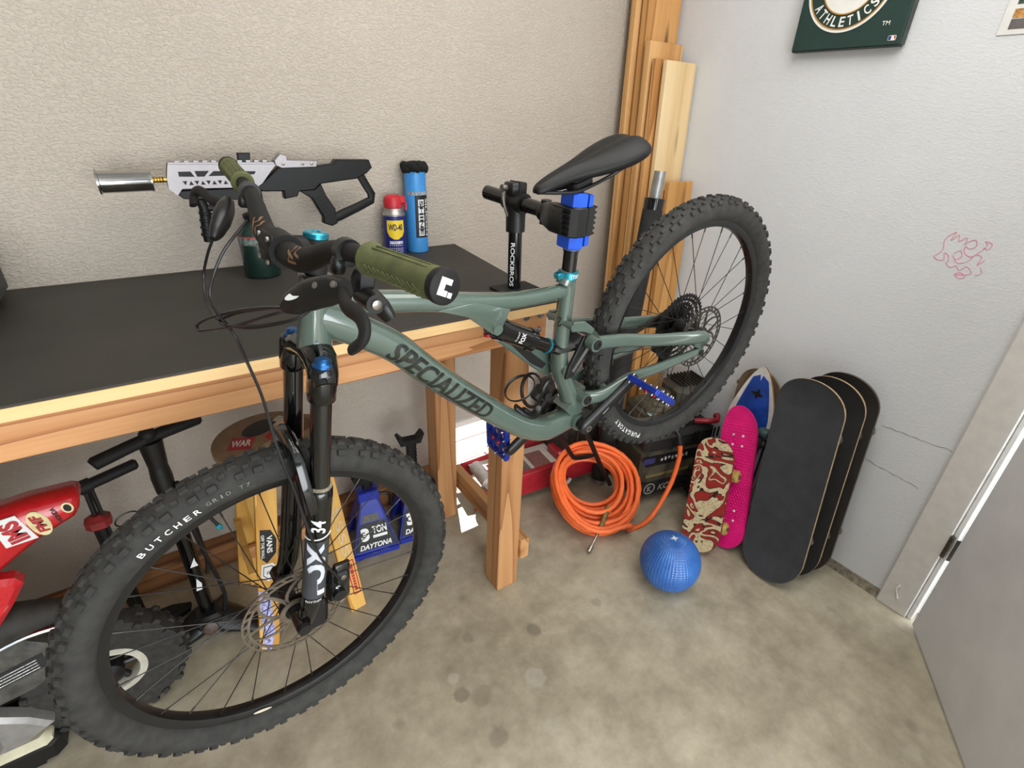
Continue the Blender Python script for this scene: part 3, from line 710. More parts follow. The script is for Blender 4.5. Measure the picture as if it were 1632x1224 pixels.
br = MB(); br.tube(catmull([(-.075, -.056, .218), (-.095, 0, .212), (-.075, .056, .218)], 6), .010, 10); br.build('seatstay_bridge', M_GREEN, bike)
lk = MB()
for sgn in (1, -1):
    lk.prism([(.024, .158), (.010, .185), (-.045, .243), (-.070, .236), (-.066, .214), (-.030, .195), (.0, .152)], .010, (0, .034 * sgn, 0), X_, Z_, b=.002)
    lk.tube([(.0, .033 * sgn, .168), (-.05, .037 * sgn, .212)], .009, 8)
lk.cyl((-.035, -.034, .212), (-.035, .034, .212), .009, 10)
lk.build('rocker_link', M_BLK, bike)
# green upper arms running from the seat tube to the stays
ua = MB()
for sgn in (1, -1):
    ua.prism([(-.016, .300), (-.008, .278), (-.040, .262), (-.062, .243), (-.074, .252), (-.048, .286)], .009, (0, .040 * sgn, 0), X_, Z_, b=.002)
ua.cyl((-.014, -.044, .288), (-.014, .044, .288), .008, 10)
ua.build('upper_link', M_GREEN, bike)
# shock
sd = (V((.012, 0, .224)) - V((.160, 0, .368))).normalized(); s0 = V((.160, 0, .368)); SL = .206
sk = MB(); sk.tube([s0 + sd * -.008, s0 + sd * .012, s0 + sd * .014, s0 + sd * .030, s0 + sd * .032, s0 + sd * .105, s0 + sd * .107, s0 + sd * .122], [.017, .022, .0255, .0255, .0235, .0235, .026, .026], 20)
sk.cyl(s0 + V((0, -.02, 0)), s0 + V((0, .02, 0)), .013, 14)
shock = sk.build('shock', M_BLKG, bike, label='black rear shock')
MB().tube([s0 + sd * .122, s0 + sd * .19], .016, 16).build('shock_shaft', P('shaft_black', (30, 26, 24), 0.15, 0.6, coat=.5), shock)
MB().lathe([(.0165, 0), (.0185, .001), (.0185, .004), (.0165, .005)], s0 + sd * .172, sd, 18).build('travel_ring', M_TURQ, shock)
mb = MB(); mb.tube([s0 + sd * .19, s0 + sd * .205, V((-.03, 0, .212)), V((-.060, 0, .222))], [.012, .014, .012, .010], 10, r2=[.015, .022, .026, .028]); mb.build('shock_yoke', M_BLK, shock)
su = sd.cross(Y_); su = -su if su.z < 0 else su
def on_shock(c, lift=.0242):
    return lambda a, b: s0 + sd * (c + a) + Y_ * (lift * math.cos(b / .0240)) + su * (lift * math.sin(b / .0240))
mb = MB(); put_text(mb, 'FOX', lambda a, b: on_shock(.075)(b * -1, a), .024, .012, cuts=2, bold=.02); put_text(mb, 'FLOAT', lambda a, b: on_shock(.060)(b * -1, a), .022, .004, cuts=1); mb.build('shock_lettering', M_LTXT, shock)
mb = MB(); mb.lathe([(.009, 0), (.010, .006), (.008, .012)], (.158, -.024, .352), (0, 0, -1), 14); mb.build('compression_knob', M_BLUEA, shock)
mb = MB(); mb.lathe([(.008, 0), (.0085, .005), (.006, .008)], (.168, -.012, .349), (0, 0, -1), 14); mb.build('rebound_knob', M_REDA, shock)
# --- bottle cage / strap loops on the down tube
cg = MB()
def loop(c, u, w, ru, rw, tilt=0): return [V(c) + V(u) * (ru * math.cos(t)) + V(w) * (rw * math.sin(t)) for t in (2 * PI * k / 28 for k in range(28))]
dtd = V((-.51, 0, -.86)).normalized(); dtn = V((-.80, 0, .48)).normalized()
cg.tube(loop((.128, 0, .178), dtn * .9 + dtd * .25, Y_, .040, .036), .0042, 8, closed=True, r2=.0015)
cg.tube(loop((.098, 0, .152), dtn * .8 - dtd * .45, Y_, .044, .036), .0045, 8, closed=True, r2=.002)
cg.tube(catmull([(.150, .0, .135), (.128, .010, .098), (.10, .0, .080), (.085, -.006, .09)], 5), .006, 8, r2=.010)
cg.box((.118, 0, .092), (.05, .018, .012), dtd, Y_, dtn, b=.003)
cg.build('bottle_cage', M_BLK, bike, label='black bottle cage rings')
tl = MB(); tl.box((.078, .0, .128), (.035, .030, .040), dtd, Y_, dtn, b=.005); tl.tube(catmull([(.085, .014, .14), (.062, .016, .165), (.045, .012, .150)], 4), .006, 8); tl.cyl((.07, -.015, .125), (.07, .022, .125), .011, 12); tl.cyl((.088, .016, .115), (.088, .022, .115), .005, 10)
tl.build('multi_tool', M_BLK, bike)
# --- fork
LF = .012
fk = MB()
fk.tube([SP(-.083, -.150, LF), SP(-.07, -.138, LF * .9), SP(-.035, -.126, .003), SP(0, -.122, 0), SP(.035, -.126, .003), SP(.07, -.138, LF * .9), SP(.083, -.150, LF)], [.016, .022, .024, .025, .024, .022, .016], 16, up=UP, r2=[.018, .023, .027, .029, .027, .023, .018])
fk.lathe([(.0285, 0), (.0285, .006), (.026, .007)], SP(0, -.1235, 0), UP, 24)
fork = None
for sgn in (1, -1): fk.tube([SP(.066 * sgn, -.122, LF), SP(.066 * sgn, -.130, LF), SP(.066 * sgn, -.162, LF), SP(.066 * sgn, -.180, LF), SP(.066 * sgn, -.184, LF)], [.019, .0225, .0232, .0222, .0185], 22)
fork = fk.build('fork', M_BLKG, bike, ang=50, label='black suspension fork')
for sgn in (1, -1):
    MB().tube([SP(.066 * sgn, -.18, LF), SP(.066 * sgn, -.36, LF)], .0172, 22).build('stanchion', P('stanchion_black', (10, 10, 13), 0.10, 0.3, coat=1.0), fork)
    lg = MB()
    lg.tube([SP(.066 * sgn, u, f) for u, f in ((-.352, LF), (-.356, LF), (-.372, LF), (-.40, LF), (-.46, .014), (-.56, .018), (-.62, .022), (-.668, .034), (-.685, .038))], [.0185, .0222, .0225, .0215, .0212, .0212, .0205, .018, .012], 22)
    lg.cyl(SP(.050 * sgn, -.668, .0439), SP(.083 * sgn, -.668, .0439), .014, 16)
    if sgn > 0: lg.prism([(0, 0), (.03, .0), (.034, -.09), (.012, -.095), (-.012, -.05)], .012, SP(.060, -.560, -.022), FS * -1, UP, b=.002)
    lg.build('lower_leg', M_BLKG, fork, ang=50)
    MB().lathe([(.0178, 0), (.0205, .001), (.0205, .004), (.0178, .006)], SP(.066 * sgn, -.353, LF), UP, 22).build('wiper_seal', P('seal_dusty', (120, 112, 98), 0.8, var=.4, scale=120), fork)
    MB().lathe([(.0165, 0), (.016, .004), (.012, .0065), (.011, .012), (.0085, .0145)], SP(.066 * sgn, -.123, LF), UP, 18).build('top_knob', M_BLUEA, fork, label='blue fork top cap')
ar = MB(); ar.tube(catmull([SP(-.066, -.395, .026), SP(-.060, -.355, .036), SP(-.038, -.300, .044), SP(0, -.284, .046), SP(.038, -.300, .044), SP(.060, -.355, .036), SP(.066, -.395, .026)], 5), [.015, .012, .012, .013, .012, .012, .015], 12, up=FS, r2=[.022, .024, .023, .022, .023, .024, .022], sq=.7)
ar.build('fork_arch', M_BLKG, fork)
def on_leg(u0, rr=.0218, f0=.0155, ph=0.35):
    # a runs down the leg, b around it (0 = facing left / forward)
    def f(a, b):
        th = ph + b / rr; return SP(.066 + rr * math.cos(th), u0 - a, f0 + rr * math.sin(th))
    return f
tx = MB(); put_text(tx, 'FOX', lambda a, b: on_leg(-.527, f0=.0165)(-a, b), .128, .036, cuts=4, bold=.05)
tx.build('lettering', P('fox_decal', (196, 200, 208), 0.4, var=.03), fork, label='white lettering on the fork leg')
tx = MB(); put_text(tx, '34', lambda a, b: on_leg(-.427, f0=.0135)(-a, b), .030, .026, cuts=3, bold=.02, shear=.2)
for k in range(1):
    ring = [on_leg(-.452, f0=.0145)(.004 * math.sin(-.5 + j * .21), -.030 + j * .005) for j in range(13)]; tx.tube(ring, .0014, 4, up=UP)
put_text(tx, 'RHYTHM', on_leg(-.612, f0=.0205) if 0 else (lambda a, b: on_leg(-.606, f0=.0205)(-b, -a)), .03, .0055, cuts=2)
tx.build('small_lettering', M_LTXT, fork)
gp = MB(); gp.tube([SP(.066, u, f) for u, f in ((-.462, .0145), (-.54, .0172), (-.60, .0205))], .02155, 22, caps=False); gp.build('grey_band', P('fork_grey', (58, 60, 66), 0.4), fork)
# front brake caliper and axle lever
cl = MB(); cl.box(SP(.056, -.615, -.028), (.024, .075, .034), YS, UP, FS, b=.005); cl.box(SP(.062, -.590, -.034), (.026, .03, .03), YS, UP, FS, b=.005); cl.cyl(SP(.05, -.63, -.03), SP(.078, -.63, -.03), .013, 14)
cal = cl.build('front_caliper', M_BLK, bike)
for u in (-.585, -.648): MB().lathe([(.006, 0), (.006, .004), (.003, .005)], SP(.072, u, -.036), YS, 10).build('caliper_bolt', M_STEEL, cal)
mb = MB(); put_text(mb, 'S', lambda a, b: SP(.0685, -.617 + b, -.028 - a), .01, .012); mb.build('caliper_logo', M_LTXT, cal)
mb = MB(); mb.tube([SP(-.09, -.668, .0439), SP(.088, -.668, .0439)], .0085, 14); mb.tube([SP(.060, -.668, .0439), SP(.092, -.668, .0439)], .0125, 14); mb.box(SP(.072, -.655, .020), (.022, .07, .05), YS, UP, FS, b=.008); mb.build('thru_axle', M_BLKM, bike)
# rear caliper
mb = MB(); mb.box((-.385, .057, .055), (.06, .022, .03), V((-.9, 0, -.44)), Y_, V((-.44, 0, .9)), b=.005); mb.cyl((-.39, .045, .055), (-.39, .072, .055), .012, 12); mb.build('rear_caliper', M_BLK, bike)
# --- stem, spacers, cap
st = MB(); st.lathe([(.0175, .004), (.0175, .028)], TOP, UP, 20); st.lathe([(.019, .028), (.0195, .030), (.0195, .058), (.018, .060)], TOP, UP, 20)
st.tube([SP(0, .046, .010), SP(0, .045, .042)], .018, 16, r2=.017); st.tube([SP(-.026, .044, .050), SP(.026, .044, .050)], .0245, 20)
st.box(SP(0, .044, .069), (.050, .044, .010), YS, UP, FS, b=.004)
stem = st.build('stem', M_BLKM, bike, ang=50)
mb = MB()
for s in (-.019, .019):
    for u in (-.016, .016): mb.lathe([(.0038, 0), (.0038, .003), (.002, .003), (.0018, .001)], SP(s, .044 + u, .0735), FS, 10)
mb.build('stem_bolts', M_STEEL, stem)
MB().lathe([(.017, .060), (.0185, .061), (.0185, .068), (.016, .070), (.007, .070), (.006, .067)], TOP, UP, 20).build('top_cap', M_TURQ, stem, label='turquoise headset cap')
MB().lathe([(.0245, .0), (.0255, .002), (.0245, .006), (.0185, .008)], TOP, UP, 22).build('headset_cover', M_BLKG, stem)
# --- handlebar
BARP = [(-.39, .105, .0245), (-.30, .0985, .031), (-.215, .092, .037), (-.165, .082, .0405), (-.12, .062, .045), (-.08, .0475, .0485), (-.04, .044, .050)]
barpts = [SP(*p) for p in BARP] + [SP(0, .044, .05)] + [SP(-p[0], p[1], p[2]) for p in reversed(BARP)]
bp = catmull(barpts, 4); rad_ = [.011, .011, .0112, .013, .0155, .0172, .0175, .0175, .0175, .0172, .0155, .013, .0112, .011, .011]
bar = MB().tube(bp, rad_, 18).build('handlebar', M_BLKM, bike, label='matte black riser handlebar')
# bronze logos on the bar: interlocking angular strokes
def bar_pt(t, ang, lift=1.0):
    t = max(0, min(len(bp) - 1.001, t)); i = int(t); p = bp[i].lerp(bp[i + 1], t - i); d = (bp[i + 1] - bp[i]).normalized(); rr = lerp_list(rad_, len(bp)); r = rr[i] + (rr[i + 1] - rr[i]) * (t - i)
    u = (UP - d * UP.dot(d)).normalized(); w = d.cross(u); return p + (u * math.cos(ang) + w * math.sin(ang)) * (r + .0006) * lift
def stroke(mb, pts, wdt, n=6):
    L, Rr = [], []
    for k, (t, a) in enumerate(pts): pass
    dense = []
    for (t0, a0), (t1, a1) in zip(pts, pts[1:]):
        for j in range(n): dense.append((t0 + (t1 - t0) * j / n, a0 + (a1 - a0) * j / n))
    dense.append(pts[-1]); vs, fs = [], []
    for i, (t, a) in enumerate(dense): vs += [bar_pt(t, a - wdt), bar_pt(t, a + wdt)]
    for i in range(len(dense) - 1): fs.append((2 * i, 2 * i + 1, 2 * i + 3, 2 * i + 2))
    mb.add(vs, fs)
mid = (len(bp) - 1) / 2
for base, sg in ((mid - 10.0, 1), (mid + 7.2, 1)):
    lg = MB()
    for off in (0, 1.5):
        stroke(lg, [(base + off, .1), (base + off + 1.2, .55), (base + off + .6, 1.0), (base + off + 2.0, 1.45)], .13)
    stroke(lg, [(base - .4, .75), (base + 1.0, 1.25), (base + .5, 1.6), (base + 2.6, 1.85)], .11)
    lg.build('bar_logo', M_BRONZE, bar, label='bronze angular logo on the bar')
for sgn in (1, -1):
    g = MB(); a = SP(.252 * sgn, .0955, .0343); b = SP(.388 * sgn, .105, .0246); d = (b - a).normalized()
    L = (b - a).length
    g.tube([a, a + d * .003, a + d * .006, a + d * .012, a + d * .05, a + d * (L - .012), a + d * (L - .003), a + d * L], [.016, .0195, .0195, .0162, .0168, .0170, .0175, .0165], 28)
    # knurl ribs
    u0, w0, _ = frame_from(d, UP)
    for k in range(11):
        c = a + d * (.022 + k * .0092)
        for ang in (R(200), R(232), R(264)) if sgn > 0 else (R(20), R(200)):
            dirn = u0 * math.cos(ang) + w0 * math.sin(ang); tang = -u0 * math.sin(ang) + w0 * math.cos(ang)
            g.box(c + dirn * .0168, (.011, .0016, .0022), (d + tang * .7).normalized(), (tang - d * .7).normalized(), dirn)
    for ang in (R(75), R(95), R(115)):
        dirn = u0 * math.cos(ang) + w0 * math.sin(ang); tang = -u0 * math.sin(ang) + w0 * math.cos(ang); g.box(a + d * (L * .5) + dirn * .0168, (L * .74, .0025, .0016), d, tang, dirn)
    grip = g.build('grip', M_OLIVE, bike, label='olive green rubber grip')
    MB().tube([b - d * .006, b - d * .001, b + d * .003, b + d * .0045], [.0178, .0182, .0178, .0155], 28).build('end_cap', M_BLKM, grip)
    if sgn > 0:
        e1 = (UP - d * UP.dot(d)).normalized(); e2 = e1.cross(d)   # e2 to the right as seen from outside
        e2 = -e2 if e2.dot(FS) > 0 else e2
        lo = MB(); O_ = b + d * .0049; q = R(18); E1 = e1 * math.cos(q) + e2 * math.sin(q); E2 = e2 * math.cos(q) - e1 * math.sin(q); s = .0088
        for poly in ([(-1, 1), (.55, 1), (.55, .35), (-.25, .35), (-.25, -.35), (.3, -.35), (.3, -1), (-1, -1)], [(.45, -1), (1.0, -1), (1.0, -.4), (.45, -.4)]):
            lo.prism([(x * s, y * s) for x, y in poly], .0006, O_, E2, E1)
        lo.build('cap_logo', M_LTXT, grip, label='white square logo on the grip end')
# --- brake levers and remote
for sgn in (1, -1):
    bl = MB()
    bl.lathe([(.012, -.007), (.0165, -.007), (.0165, .007), (.012, .007)], SP(.200 * sgn, .0895, .0378), YS, 18)
    bl.box(SP(.200 * sgn, .074, .048), (.014, .022, .016), YS, UP, FS, b=.003)
    bl.tube(catmull([SP(.252 * sgn, .060, .060), SP(.228 * sgn, .052, .070), SP(.205 * sgn, .040, .082), SP(.185 * sgn, .024, .095), SP(.175 * sgn, .014, .103)], 5), [.012, .018, .0185, .0145, .0055], 14, up=UP, r2=[.010, .014, .0145, .0105, .005], sq=.8)
    lev = bl.build('brake_lever', M_BLK, bike, ang=50, label='black brake lever with oval silver badge')
    bd = MB(); bd.tube(catmull([SP(.246 * sgn, .057, .062), SP(.289 * sgn, .055, .075), SP(.335 * sgn, .062, .083), SP(.360 * sgn, .058, .088), SP(.365 * sgn, .047, .092), SP(.353 * sgn, .034, .096)], 5), [.008, .0095, .0095, .0095, .009, .0075], 12, up=UP, r2=[.007, .0065, .006, .006, .0055, .005])
    bd.build('lever_blade', M_BLKM, lev)
    if sgn > 0:
        bg_ = MB(); n1 = (V(YS) * .55 + UP * .62 + FS * .55).normalized(); ax1 = (SP(.178, .020, .100) - SP(.215, .047, .076)).normalized(); n1 = (n1 - ax1 * n1.dot(ax1)).normalized()
        bg_.prism(circ(1, 20, .0145, .0045), .0012, SP(.196, .033, .088) + n1 * .0125, ax1, n1.cross(ax1)); bg_.build('badge', M_LTXT, lev)
        bs = MB()
        for s, u, f in ((.222, .052, .073), (.245, .060, .062)): bs.lathe([(.004, 0), (.004, .003), (.002, .004)], SP(s, u, f) + n1 * .0115, n1, 10)
        bs.build('lever_screws', M_STEEL, lev)
rm = MB(); rm.box(SP(.225, .060, .028), (.022, .028, .024), YS, UP, FS, b=.004); rm.cyl(SP(.225, .045, .028), SP(.262, .045, .028), .012, 14); rm.tube(catmull([SP(.235, .048, .022), SP(.250, .036, .014), SP(.258, .024, .006)], 4), [.012, .016, .011], 12, r2=[.010, .010, .007])
rmo = rm.build('dropper_remote', M_BLK, bike); MB().lathe([(.006, 0), (.006, .003), (.003, .004)], SP(.262, .045, .028), YS, 12).build('remote_bolt', M_STEEL, rmo)
# --- hoses and cables
M_CAB = P('cable_black', (20, 20, 21), 0.4)
def cable(pts, r=.0024): return MB().tube(catmull(pts, 7), r, 8).build('cable', M_CAB, bike)
cable([SP(.175, .015, .103), SP(.106, -.008, .11), SP(.002, -.049, .12), SP(-.122, -.104, .13), SP(-.185, -.138, .134), SP(-.170, -.142, .135), SP(-.127, -.126, .135), SP(-.003, -.074, .12), SP(.085, -.028, .10), SP(.105, -.012, .07), SP(.075, -.015, .035), SP(.026, -.035, .012)])
cable([SP(-.175, .014, .103), SP(-.190, -.017, .11), SP(-.207, -.060, .115), SP(-.168, -.092, .12), SP(-.082, -.092, .12), SP(.029, -.064, .115), (SP(.092, -.038, .09)), SP(.110, -.022, .06), SP(.075, -.018, .032), SP(.026, -.03, .010)])
cable([SP(-.13, .055, .06), SP(-.109, .036, .085), SP(-.106, .008, .105), SP(-.104, -.027, .12), SP(-.088, -.054, .13), SP(-.045, -.070, .128), SP(-.005, -.086, .118), SP(-.006, -.139, .10), SP(.018, -.178, .09), SP(.040, -.215, .085), SP(.051, -.250, .080), SP(.068, -.290, .072), SP(.074, -.340, .058), SP(.088, -.42, .040), SP(.090, -.50, .015), SP(.075, -.58, -.025)])
cable([SP(.222, .050, .03), SP(.205, .030, .06), SP(.170, .016, .09), SP(.111, -.007, .10), SP(.033, -.039, .115), SP(-.050, -.077, .12), SP(-.068, -.088, .123), SP(-.050, -.086, .124), SP(.004, -.070, .12), SP(.081, -.042, .10), SP(.125, -.018, .07), SP(.115, -.006, .045), SP(.060, -.015, .028), SP(.024, -.02, .016)], .0022)
# --- seatpost, saddle
PD = V((-.29, 0, .957)).normalized(); PB = V((-.0525, 0, .394))
sp = MB(); sp.tube([PB + PD * -.01, PB + PD * .046, PB + PD * .047, PB + PD * .058, PB + PD * .060], [.0158, .0158, .0178, .0178, .0150], 20)
post = sp.build('seatpost', M_BLKG, bike, label='black dropper seatpost')
MB().tube([PB + PD * .055, PB + PD * .178], .0132, 18).build('post_shaft', M_BLKG, post)
MB().lathe([(.0181, 0), (.0181, .003)], PB + PD * .050, PD, 22, caps=False).build('post_ring', P('ring_grey', (120, 122, 124), .4), post)
hd = MB(); hc = PB + PD * .182; hd.box(hc, (.05, .036, .022), X_, Y_, Z_, b=.005); hd.box(hc + V((0, 0, .014)), (.055, .046, .010), X_, Y_, Z_, b=.003); hd.build('saddle_clamp', M_BLK, bike)
sd_ = MB(); secs = [(.004, .007, .594, .014), (-.002, .014, .599, .020), (-.020, .0195, .604, .025), (-.055, .0235, .609, .030), (-.090, .031, .612, .036), (-.120, .044, .614, .041), (-.150, .059, .617, .046), (-.185, .070, .620, .050), (-.220, .0735, .622, .050), (-.245, .068, .620, .044), (-.259, .052, .614, .034), (-.265, .030, .608, .022)]
rings = []
for x, hw, zt, th in secs:
    r_ = []
    for k in range(13):
        q = -1 + k / 6; chn = .0045 * math.exp(-(q / .22) ** 2) * min(1, hw / .03); r_.append((x, q * hw * (1 if abs(q) < .99 else 1.0), zt - (th * .55) * abs(q) ** 2.6 - chn))
    for k in range(7):
        q = 1 - k / 3; r_.append((x, q * hw * .86, zt - th * (1.0 - .12 * abs(q) ** 3) + (.004 if abs(q) < .9 else 0)))
    rings.append([V(p) for p in r_])
sd_.rings(rings); sad = sd_.build('saddle', P('saddle_black', (16, 16, 17), 0.5, var=.1, bmp=.15, bscale=600, spec=.3), bike, ang=60, label='black narrow bicycle saddle')
md = sad.modifiers.new('s', 'SUBSURF'); md.levels = 1; md.render_levels = 2
for sgn in (1, -1):
    MB().tube(catmull([(-.005, .008 * sgn, .585), (-.045, .018 * sgn, .572), (-.085, .022 * sgn, .562), (-.150, .022 * sgn, .562), (-.19, .030 * sgn, .570), (-.225, .038 * sgn, .582)], 5), .0036, 8).build('saddle_rail', M_BLK, sad)
# --- cranks, chainring, chain, pedals, derailleur
CA = V((-.926, 0, .377)).normalized()
def crank(sgn):
    d = CA * sgn; y0, y1 = .058 * sgn, .074 * sgn; O = V((0, y0 if sgn > 0 else -.060, 0)); E = O + d * .170 + V((0, .012 * sgn, 0))
    m_ = MB(); nz = d.cross(Y_)
    m_.tube([O + d * t + V((0, .012 * sgn * (t / .17), 0)) for t in (-.018, -.010, .0, .02, .09, .155, .170, .180, .184)], [.012, .020, .0225, .0205, .017, .016, .016, .013, .007], 16, up=nz, r2=[.008, .011, .012, .0115, .010, .0095, .0095, .008, .005], sq=.8)
    m_.cyl(V((0, .03 * sgn, 0)), V((0, .062 * sgn, 0)), .0145, 18)
    c_ = m_.build('crank_arm', M_BLK, bike, ang=50)
    b_ = MB(); b_.lathe([(.009, 0), (.009, .003), (.004, .0035), (.004, .001)], O + V((0, .0105 * sgn, 0)), (0, sgn, 0), 14); b_.lathe([(.006, 0), (.006, .003), (.0028, .0035), (.0028, .001)], E + V((0, .008 * sgn, 0)), (0, sgn, 0), 12); b_.build('crank_bolt', M_STEEL, c_)
    if sgn > 0:
        g_ = MB(); g_.box(O + d * .075 + V((0, .0145, 0)), (.045, .002, .0035), d, Y_, nz); g_.build('crank_mark', P('decal_pale', (120, 122, 124), .5), c_)
    return E
EL, ER = crank(1), crank(-1)
def pedal(E, sgn, dirn):
    dirn = V(dirn).normalized(); nn = dirn.cross(Y_).normalized(); c = E + V((0, .062 * sgn, 0)); m_ = MB()
    for s in (-.044, .044): m_.box(c + dirn * s, (.013, .092, .015), dirn, Y_, nn, b=.002)
    for y in (-.042, .042): m_.box(c + Y_ * y, (.088, .011, .017), dirn, Y_, nn, b=.002)
    m_.box(c, (.022, .094, .015), dirn, Y_, nn, b=.003)
    for s in (-.022, .022): m_.box(c + dirn * s + Y_ * .012, (.040, .008, .010), dirn, Y_, nn, b=.001); m_.box(c + dirn * s - Y_ * .018, (.040, .008, .010), dirn, Y_, nn, b=.001)
    p_ = m_.build('pedal', M_PEDAL, bike, label='blue flat pedal with silver pins')
    MB().cyl(E + V((0, .002 * sgn, 0)), c, .0075, 12).build('pedal_axle', M_STEEL, p_)
    pn = None
    for face in (1, -1):
        for s, y in ((-.046, -.036), (-.046, 0), (-.046, .036), (.046, -.036), (.046, 0), (.046, .036), (0, .044), (-.022, .043), (.022, .043)):
            mx = Matrix.Translation(c + dirn * s + Y_ * y + nn * (.0092 * face)) @ nn.to_track_quat('Z', 'Y').to_matrix().to_4x4() @ Matrix.Diagonal((1, 1, face, 1))
            if pn is None: pn = MB().lathe([(.0022, -.001), (.0022, .004), (.0012, .0046)], (0, 0, 0), (0, 0, 1), 8).build('pin', M_PIN, p_); pn.matrix_local = mx
            else: share('pin', pn, p_, mx)
    rb = MB(); rb.ball(c + nn * .008 + Y_ * .015, .006, 10, 6); rb.ball(c + nn * .008 - Y_ * .012, .006, 10, 6); rb.build('red_insert', M_REDA, p_)
pedal(EL, 1, (-.62, 0, -.78)); pedal(ER, -1, (.22, 0, -.97))
cr = MB(); O_ = V((0, -.048, 0)); gear(cr, O_, Y_, X_, Z_, .0625, .050, 30, .0035, .005)
for k in range(4):
    a = PI / 4 + PI * k / 2; d = X_ * math.cos(a) + Z_ * math.sin(a); e = -X_ * math.sin(a) + Z_ * math.cos(a); cr.box(O_ + d * .035, (.040, .014, .006), d, e, Y_)
cr.build('chainring', P('chainring_dark', (52, 49, 46), .4, .6), bike, ang=20)
ch = MB()
def chain_run(a, b):
    a, b = V(a), V(b); n = int((b - a).length / .0127); d = (b - a) / n; u = d.normalized(); w = u.cross(Y_)
    for k in range(n):
        c = a + d * (k + .5)
        for sy in ((-.0026, .0026) if k % 2 else (-.0016, .0016)): ch.box(c + Y_ * sy, (.0175, .0009, .0085), u, Y_, w)
        ch.cyl(c - u * .0063 - Y_ * .003, c - u * .0063 + Y_ * .003, .0035, 6)
yc = -.046
chain_run((.012, -.048, .061), AXR + V((.012, yc, .056)))
chain_run((.008, -.048, -.061), (-.395, yc, -.085)); chain_run((-.395, yc, -.085), (-.425, yc, -.030)); 
for k in range(13):
    a0, a1 = R(90 - 180 * k / 13 - 0), R(90 - 180 * (k + 1) / 13); chain_run(O_ + V((math.cos(a0) * .061, 0, math.sin(a0) * .061)), O_ + V((math.cos(a1) * .061, 0, math.sin(a1) * .061)))
for k in range(8):
    a0, a1 = R(90 + 16 * k), R(90 + 16 * (k + 1)); c = AXR + Y_ * yc; chain_run(c + V((math.cos(a0) * .055, 0, math.sin(a0) * .055)), c + V((math.cos(a1) * .055, 0, math.sin(a1) * .055)))
ch.build('chain', P('chain_steel', (92, 84, 76), .4, .7), bike, ang=20)
dr = MB(); dr.box((-.448, -.070, -.012), (.050, .020, .040), X_, Y_, Z_, b=.006); dr.box((-.420, -.078, -.050), (.045, .022, .05), V((.6, 0, -.8)), Y_, V((.8, 0, .6)), b=.006); dr.tube(catmull([(-.44, -.075, .01), (-.46, -.078, .03), (-.47, -.07, .06)], 4), .003, 6)
dr.prism([(-.435, -.040), (-.415, -.030), (-.385, -.085), (-.395, -.105), (-.41, -.095)], .003, (0, -.055, 0), X_, Z_); dr.prism([(-.435, -.040), (-.415, -.030), (-.385, -.085), (-.395, -.105), (-.41, -.095)], .003, (0, -.040, 0), X_, Z_)
gear(dr, V((-.425, -.047, -.042)), Y_, X_, Z_, .025, .006, 12, .003); gear(dr, V((-.397, -.047, -.092)), Y_, X_, Z_, .028, .006, 14, .003)
dr.build('rear_derailleur', M_BLK, bike, ang=30, label='black rear derailleur')
# ------------------------------------------------------------------ repair stand on the bench
ZB = 1.121
stand = thing('repair_stand', 'black bench-mounted bike repair stand with blue clamp jaws holding the seatpost', 'repair stand', (0.855, 1.216, ZB))
ic = Matrix.Translation(-V(stand.location))
SX, SY = 0.853, 1.216
MB().box((SX + .004, SY, ZB + .004), (.13, .085, .008), b=.002).xf(ic).build('base_plate', M_BLKM, stand)
MB().tube([(SX, SY, ZB + .006), (SX - .004, SY, 1.30)], .0195, 24).xf(ic).build('post', M_BLKG, stand)
mb = MB(); put_text(mb, 'ROCKBROS', lambda a, b: V((SX - .003 - .0203 * math.sin(.92 - b / .0203), SY - .0203 * math.cos(.92 - b / .0203), 1.2 - a)), .125, .0125, cuts=2, bold=.02); mb.xf(ic).build('lettering', M_LTXT, stand, label='white lettering running down the post')
tc = V((.847, SY, 1.372)); bd_ = V((.15, -.98, -.08)).normalized()
mb = MB(); mb.tube([(SX - .004, SY, 1.292), (SX - .005, SY, 1.36)], [.027, .0275], 24); mb.tube([tc - bd_ * .035, tc + bd_ * .035], .0275, 24); mb.box((SX - .006, SY + .004, 1.405), (.05, .042, .034), b=.003); mb.box((SX - .006, SY + .004, 1.405), (.006, .046, .038)); mb.xf(ic).build('tee_joint', M_BLK, stand, ang=50)
MB().tube([tc - bd_ * .125, tc - bd_ * .122, tc + bd_ * .11], [.017, .0195, .0195], 22).xf(ic).build('cross_bar', M_BLKG, stand)
mb = MB(); mb.tube(catmull([(SX - .036, SY + .012, 1.408), (SX - .042, SY + .008, 1.385), (SX - .040, SY + .004, 1.36), (SX - .030, SY + .002, 1.335)], 4), [.006, .0055, .004, .0045], 10); mb.cyl((SX - .046, SY + .012, 1.406), (SX - .026, SY + .012, 1.406), .010, 14); mb.xf(ic).build('quick_lever', M_STEEL, stand, label='silver quick-release lever')
JC = BW @ V((-.0925, 0, .4965)); JZ = (BM @ PD).normalized(); JX = (BM @ X_).normalized(); JX = (JX - JZ * JX.dot(JZ)).normalized(); JY = JZ.cross(JX)   # JY: bike left
JN = V((.850, 1.085, 1.364))
def jl(a, b, c): return JC + JX * a + JY * b + JZ * c
mb = MB()
mb.prism([(.005, -.024), (.032, -.022), (.034, .018), (.024, .027), (.004, .027)], .112, jl(0, 0, 0), JX, JY, JZ, b=.003)
pA = mb.xf(ic).build('front_jaw_pad', P('pad_blue', (22, 82, 206), .5, var=.05), stand, label='bright blue rubber jaw pad')
